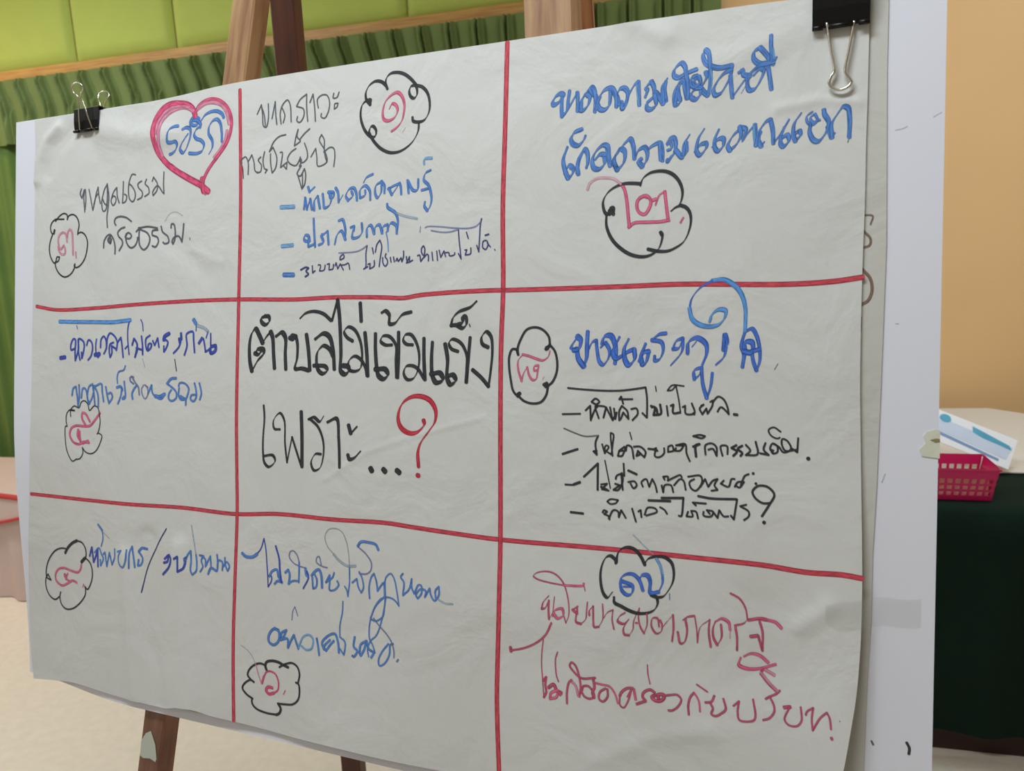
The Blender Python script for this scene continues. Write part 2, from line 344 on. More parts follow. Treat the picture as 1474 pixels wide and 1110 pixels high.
# dark green covered table on the right
gt=empty('covered_table',(.8,2.5,0),'table covered with a dark green cloth to the floor, right of the board','table')
TT=[(-.2,2.01),(1.84,2.01),(.87,3.09),(-.2,3.05)]
slab('table_top',TT,.672,.694,M['darkwood'],gt)
def inset(x): return 2.17-.16*(x-.5)*0
def cloth():
    """top and front drop in one draped surface"""
    vs=[];fs=[];n=120
    prof=[(3.02,.700),(2.6,.700),(2.3,.700),(2.02,.700),(1.995,.696),(1.984,.682),(1.982,.62),(2.0,.45),(2.03,.25),(2.06,.075)]
    for i in range(n+1):
        x=-.2+1.95*i/n
        for k,(y,z) in enumerate(prof):
            wv=0 if k<5 else .012*(k-4)/5*math.sin(x*31+math.sin(x*8)*2)
            yy=y
            if k<4: yy=min(y,3.085-1.111*max(0,x-.87))if x>.87 else y
            vs.append((x,yy+wv+(.06*(x-.5) *-.25 if k>=5 else 0),z))
    K=len(prof)
    for i in range(n):
        for k in range(K-1):
            a=i*K+k;fs.append((a,a+1,a+K+1,a+K))
    return vs,fs
vs,fs=cloth(); mesh('tablecloth',vs,fs,M['greencloth'],gt,smooth=True)
for x,y in ((-.12,2.2),(1.55,2.2),(-.12,2.95),(.8,2.95)): box('leg',(x-.025,y-.025,0),(x+.025,y+.025,.672),M['darkwood'],gt)
box('dark_gap_strip',(-.15,2.105,0),(1.6,2.135,.11),M['darkwood'],gt)  # dark strip added to fill the gap below the cloth hem
wc=slab('table_runner',[(.1,2.262),(1.60,2.262),(.97,2.975),(.875,3.075),(.1,3.03)],.7035,.7065,M['whitecloth'])
tag(wc,'off-white cloth laid over the back of the dark green table','cloth')

# magenta basket with a card standing in it
bk=empty('plastic_basket',(.48,2.10,.7065),'magenta plastic basket with rows of holes on the green table','basket')
X0,X1,Y0,Y1,Z0,Z1=.345,.595,2.030,2.145,.702,.781
fl=.012 # walls flare outwards to the rim
def wall_strips(ax):
    """perforated wall = horizontal bands and upright ribs"""
    bm=bmesh.new()
    def b(lo,hi):
        r=bmesh.ops.create_cube(bm,size=1)
        for v in r['verts']:
            q=[(lo[i]+hi[i])/2+v.co[i]*(hi[i]-lo[i]) for i in range(3)]
            k=(q[2]-Z0)/(Z1-Z0)
            if ax=='f': q[1]-=fl*k; q[0]+=fl*k*(1 if q[0]>(X0+X1)/2 else -1)*abs(q[0]-(X0+X1)/2)/((X1-X0)/2)
            if ax=='k': q[1]+=fl*k; q[0]+=fl*k*(1 if q[0]>(X0+X1)/2 else -1)*abs(q[0]-(X0+X1)/2)/((X1-X0)/2)
            if ax=='l': q[0]-=fl*k
            if ax=='r': q[0]+=fl*k
            v.co=q
    T=.0022
    zs=[(Z0,Z0+.012),(Z0+.0215,Z0+.0275),(Z0+.037,Z0+.043),(Z0+.0545,Z1)]
    if ax in'fk':
        y=Y0 if ax=='f' else Y1
        for a,c in zs: b((X0,y-T/2,a),(X1,y+T/2,c))
        n=15
        for i in range(n+1):
            x=X0+.004+(X1-X0-.008)*i/n
            b((x-.0028,y-T/2-.0002,Z0),(x+.0028,y+T/2+.0002,Z1-.01))
    else:
        x=X0 if ax=='l' else X1
        for a,c in zs: b((x-T/2,Y0,a),(x+T/2,Y1,c))
        for i in range(10):
            y=Y0+.003+(Y1-Y0-.006)*i/9
            b((x-T/2-.0002,y-.0028,Z0),(x+T/2+.0002,y+.0028,Z1-.01))
    return bm
for ax in'fklr': frombm('side_wall',wall_strips(ax),M['basket'],bk)
bm=bmesh.new()
for lo,hi in (((X0-fl-.003,Y0-fl-.003,Z1-.004),(X1+fl+.003,Y0-fl+.001,Z1)),((X0-fl-.003,Y1+fl-.001,Z1-.004),(X1+fl+.003,Y1+fl+.003,Z1)),
              ((X0-fl-.003,Y0-fl,Z1-.004),(X0-fl+.001,Y1+fl,Z1)),((X1+fl-.001,Y0-fl,Z1-.004),(X1+fl+.003,Y1+fl,Z1))):
    r=bmesh.ops.create_cube(bm,size=1)
    for v in r['verts']: v.co=Vector([(lo[i]+hi[i])/2+v.co[i]*(hi[i]-lo[i]) for i in range(3)])
frombm('rim',bm,M['basket'],bk)
box('base',(X0,Y0,Z0),(X1,Y1,Z0+.003),M['basket'],bk)
pad=box('paper_pad',(X0+.012,Y0+.010,Z0+.004),(X1-.003,Y1-.030,Z0+.052),mat('peach_paper',(240,205,175),.7),None,bev=.002)
tag(pad,'pale peach pad of paper lying inside the magenta basket','paper pad')
# card: local a along its long edge, b down its short edge
CA=Vector(CARD[0]);CB=Vector(CARD[1]);CC=Vector(CARD[2])
ea=(CB-CA);Lc=ea.length;ea.normalize();eb=(CC-CB);eb=(eb-ea*eb.dot(ea));Hc=eb.length;eb.normalize();en=ea.cross(eb).normalized()
if en.y>0: en=-en
cdr=empty('printed_card',tuple(CC),'white card printed in blue leaning out of the magenta basket','card')
def cquad(a0,b0,a1,b1,h,m,name,poly=None):
    pl=poly or [(a0,b0),(a1,b0),(a1,b1),(a0,b1)]
    vs=[CA+ea*a+eb*b+en*h for a,b in pl]
    return mesh(name,vs,[tuple(range(len(vs)))],m,cdr)
a0=-.10
bmv=[CA+ea*a+eb*b+en*h for h in(0,-.0012) for a,b in((a0,0),(Lc,0),(Lc,Hc),(a0,Hc))]
mesh('sheet',bmv,[(0,1,2,3),(7,6,5,4),(0,4,5,1),(1,5,6,2),(2,6,7,3),(3,7,4,0)],M['card'],cdr)
def cel(name,pl,h,m): cquad(0,0,0,0,h,m,name,[(a*Lc,b*Hc) for a,b in pl])
cel('pale_field',[(-.3,.22),(.16,.24),(.97,.30),(.94,.74),(-.3,.60)],.0006,M['paleblue'])
cel('blue_logo',[(.10+.075*math.cos(t*.5),.20+.13*math.sin(t*.5)) for t in range(12)],.0012,M['cyan'])
cel('blue_bar',[(.44,.12),(.60,.17),(.93,.28),(.97,.40),(.86,.38),(.60,.36),(.47,.30)],.0012,M['cyan'])
cel('blue_rule',[(-.3,.63),(.1,.68),(.86,.80),(.86,.87),(.1,.77),(-.3,.71)],.0012,M['bluebar'])

# ---------------------------------------------------------------- easel
es=empty('wooden_easel',tuple(P(.52,1.587,-.03)),'tall wooden easel with four legs carrying the white board','easel')
def post(name,A,B,wx,wd,m,m2=None,n=None,label=None):
    """squared timber from A to B; n = facing direction of its front face"""
    A,B=Vector(A),Vector(B);t=(B-A).normalized();n=Vector(n or BN);n=(n-t*n.dot(t)).normalized();s=n.cross(t).normalized()
    vs=[];c=.0022
    for q in(A,B):
        for a,b in((-wx/2+c,0),(wx/2-c,0),(wx/2,-c),(wx/2,-wd+c),(wx/2-c,-wd),(-wx/2+c,-wd),(-wx/2,-wd+c),(-wx/2,-c)):
            vs.append(q+s*a+n*b)
    fs=[(i,(i+1)%8,8+(i+1)%8,8+i) for i in range(8)]+[tuple(range(7,-1,-1)),tuple(range(8,16))]
    L=(B-A).length
    o=bpy.data.objects.new(name,bpy.data.meshes.new(name)); COL.objects.link(o)
    # local frame: z along the timber so that its grain follows it
    mw=Matrix((s,n,t)).transposed().to_4x4(); mw.translation=A; inv_=mw.inverted()
    o.data.from_pydata([tuple(inv_@v) for v in vs],[],fs); o.data.update(); o.data.materials.append(m)
    if m2:
        o.data.materials.append(m2)
        for i,p in enumerate(o.data.polygons):
            if i in(1,2,3,4,5,6,7): p.material_index=1
    o.parent=es; o.matrix_parent_inverse=es.matrix_world.inverted(); o.matrix_world=mw
    if label:o['label']=label
    return o
def uA(v): return .3485-.1455*(v+.0078)
def uE(v): return .7694+.050*(v+.007)
WB=-.0065
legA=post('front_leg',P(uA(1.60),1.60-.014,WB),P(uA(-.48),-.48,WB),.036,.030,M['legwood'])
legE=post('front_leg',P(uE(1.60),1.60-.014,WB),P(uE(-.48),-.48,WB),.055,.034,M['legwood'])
RB,RD,RE=[Vector(v) for v in REAR]
dr=(RD-RB)
def along(p,d,z): return p+d*((z-p.z)/d.z)
post('rear_leg',along(RB,dr,.0),along(RB,dr,2.0),.040,.034,M['reddark'],n=Vector((.1,-1,0)),label='dark brown rear leg')
d2=Vector((-dr.x*.4,dr.y,dr.z))
post('rear_leg',along(RE,d2,.0),along(RE,d2,1.98),.036,.05,M['midwood'],n=Vector((.1,-1,0)),label='orange brown rear leg')
post('top_bar',P(uA(-.42)-.05,-.42,WB-.034),P(uE(-.42)+.05,-.42,WB-.034),.05,.02,M['lightwood'])
post('cross_bar',P(uA(1.15)-.02,1.15,WB-.034),P(uE(1.15)+.02,1.15,WB-.034),.045,.02,M['brownwood'])
# worn paint patch on the lower left leg
pl=[(.47,0),(.80,.42),(.97,.88),(.93,1.0),(.60,.93),(.22,.97),(.03,.90),(.0,.40),(.2,.12)]
vs=[P(uA(.832+.040*b)-.0175+.031*a,.832+.040*b,WB+.0006) for a,b in pl]
mesh('paint_patch',vs,[tuple(range(len(vs)))],M['chip'],es,label='worn patch of grey-white paint')
# ledge pegs that carry the board
for u in(uA(.81),uE(.81)):
    a=P(u,.8165,WB-.01);b=P(u,.8165,.012)
    if u<.5: continue
    vs,fs=tube([a,b],.008,12); mesh('peg',vs,fs,M['brownwood'],es,smooth=True)

# ---------------------------------------------------------------- board, sheets
def grid(name,fn,nu,nv,m,parent=None,smooth=True):
    vs=[fn(i/nu,j/nv) for j in range(nv+1) for i in range(nu+1)]
    fs=[(j*(nu+1)+i,(j+1)*(nu+1)+i,(j+1)*(nu+1)+i+1,j*(nu+1)+i+1) for j in range(nv) for i in range(nu)]
    return vs,fs
def b_uv(s,t):
    u=-.036+(1.142+.036)*s; v=(.0015)+((.8005+.0085*s)-.0015)*t
    return u,v
nu,nv=60,44
vs=[];fs=[]
for w in(0,-.0055):
    for j in range(nv+1):
        for i in range(nu+1):
            u,v=b_uv(i/nu,j/nv); vs.append(P(u,v,w+bend(u,v)))
K=(nu+1)*(nv+1);I=lambda i,j,k:k*K+j*(nu+1)+i
for j in range(nv):
    for i in range(nu):
        fs.append((I(i,j,0),I(i,j+1,0),I(i+1,j+1,0),I(i+1,j,0)))
        fs.append((I(i,j,1),I(i+1,j,1),I(i+1,j+1,1),I(i,j+1,1)))
for i in range(nu):
    fs.append((I(i,0,0),I(i+1,0,0),I(i+1,0,1),I(i,0,1))); fs.append((I(i,nv,0),I(i,nv,1),I(i+1,nv,1),I(i+1,nv,0)))
for j in range(nv):
    fs.append((I(0,j,0),I(0,j,1),I(0,j+1,1),I(0,j+1,0))); fs.append((I(nu,j,0),I(nu,j+1,0),I(nu,j+1,1),I(nu,j,1)))
board=mesh('presentation_board',vs,fs,M['board'])
tag(board,'large white board leaning on the wooden easel behind the paper','board')
def flat_strokes(name,parent,lines,m,hfn,label=None):
    """thin marks drawn on a surface: lines = [(width, [(u,v)...])]"""
    vs=[];fs=[];uvs=[]
    for wd,pts in lines: ribbon(vs,fs,uvs,None,smoothline(pts,.0012),lambda th:wd,hfn,0)
    o=mesh(name,vs,fs,m,parent,label=label); set_uv(o,uvs); return o
def ribbon(vs,fs,uvs,mi,L,wfn,hfn,k,lifts=0.0):
    """ribbon of ink with round ends along L=[(u,v)]"""
    n=len(L)
    if n<2:return
    base=len(vs);acc=0
    T=[]
    for i in range(n):
        a=L[max(0,i-1)];b=L[min(n-1,i+1)];dx,dy=b[0]-a[0],b[1]-a[1];d=math.hypot(dx,dy) or 1e-9;T.append((dx/d,dy/d))
    rows=[]
    def row(p,t,hw,ac,li):
        nx,ny=-t[1],t[0];r=[]
        for f in(-1,0,1):
            u,v=p[0]+nx*hw*f,p[1]+ny*hw*f
            vs.append(P(u,v,hfn(u,v)+.00022+li)); uvs.append((.5+.5*f,ac*1000+k*37)); r.append(len(vs)-1)
        rows.append(r)
    hw0=wfn(T[0])/2;hw1=wfn(T[-1])/2
    for q in(.95,.6,.25): row((L[0][0]-T[0][0]*hw0*.8*q,L[0][1]-T[0][1]*hw0*.8*q),T[0],hw0*math.sqrt(1-q*q),0,lifts)
    for i in range(n):
        if i: acc+=math.hypot(L[i][0]-L[i-1][0],L[i][1]-L[i-1][1])
        row(L[i],T[i],wfn(T[i])/2,acc,lifts+(min(.00005,.0000006*i) if lifts>0 else 0))
    for q in(.25,.6,.95): row((L[-1][0]+T[-1][0]*hw1*.8*q,L[-1][1]+T[-1][1]*hw1*.8*q),T[-1],hw1*math.sqrt(1-q*q),acc,lifts+.00005)
    for r,s in zip(rows,rows[1:]):
        for a in(0,1):
            fs.append((r[a],r[a+1],s[a+1],s[a]))
            if mi is not None: mi.append(k)
def set_uv(o,uvs):
    l=o.data.uv_layers.new(name='UVMap')
    for lp in o.data.loops: l.data[lp.index].uv=uvs[lp.vertex_index]

def lerp_edge(E,key,x):
    for a,b in zip(E,E[1:]):
        if (a[key]<=x<=b[key]): 
            f=(x-a[key])/((b[key]-a[key]) or 1e-9); return tuple(p+(q-p)*f for p,q in zip(a,b))
    return E[-1] if abs(x-E[-1][key])<abs(x-E[0][key]) else E[0]
def under_uv(s,t):
    v=.004+.786*t; ur=lerp_edge(UNDER_EDGE,1,v)[0]
    return .03+(ur-.03)*s,v
vs,fs=grid('u',lambda s,t:P(*under_uv(s,t),.0012+bend(*under_uv(s,t))),120,90,None)
under=mesh('older_paper_sheet',vs,fs,M['under'],smooth=True)
tag(under,'older grey paper sheet showing along the right edge of the top sheet','paper sheet')
UB=lambda u,v:.0013+bend(u,v)
flat_strokes('brown_writing',under,[(.0014,[(1.078,.2045),(1.0856,.2055),(1.084,.2132)]),(.002,[(1.0785,.219),(1.0842,.2262),(1.0835,.232),(1.0775,.234)]),
 (.0026,[(1.078,.2535),(1.0845,.262),(1.0862,.273),(1.083,.282),(1.0775,.2855)]),(.0018,[(1.0775,.297),(1.0772,.310)])],ink('brown'),UB)

def curve_pt(E,f):
    D=[0]
    for a,b in zip(E,E[1:]): D.append(D[-1]+math.dist(a,b))
    x=f*D[-1]
    for i in range(len(E)-1):
        if x<=D[i+1]+1e-12:
            g=(x-D[i])/((D[i+1]-D[i]) or 1e-9); return tuple(p+(q-p)*g for p,q in zip(E[i],E[i+1]))
    return E[-1]
def sm(E):
    return smoothline(E,.01)
TE,RE_,BE,LE=sm(TOP_EDGE),sm(RIGHT_EDGE),sm(BOT_EDGE),sm(LEFT_EDGE)
NU,NV=384,285
tc=[curve_pt(TE,i/NU) for i in range(NU+1)];bc=[curve_pt(BE,i/NU) for i in range(NU+1)]
lc=[curve_pt(LE,j/NV) for j in range(NV+1)];rc=[curve_pt(RE_,j/NV) for j in range(NV+1)]
vs=[]
for j in range(NV+1):
    t=j/NV
    for i in range(NU+1):
        s=i/NU
        uv=[(1-t)*tc[i][k]+t*bc[i][k]+(1-s)*lc[j][k]+s*rc[j][k]-((1-s)*(1-t)*tc[0][k]+s*(1-t)*tc[-1][k]+(1-s)*t*bc[0][k]+s*t*bc[-1][k]) for k in(0,1)]
        vs.append(P(uv[0],uv[1],lift(*uv)))
fs=[(j*(NU+1)+i,(j+1)*(NU+1)+i,(j+1)*(NU+1)+i+1,j*(NU+1)+i+1) for j in range(NV) for i in range(NU)]
sheet=mesh('flip_chart_sheet',vs,fs,M['paper'],smooth=True)
tag(sheet,'large white paper sheet with nine red-ruled cells of handwritten Thai','paper sheet')

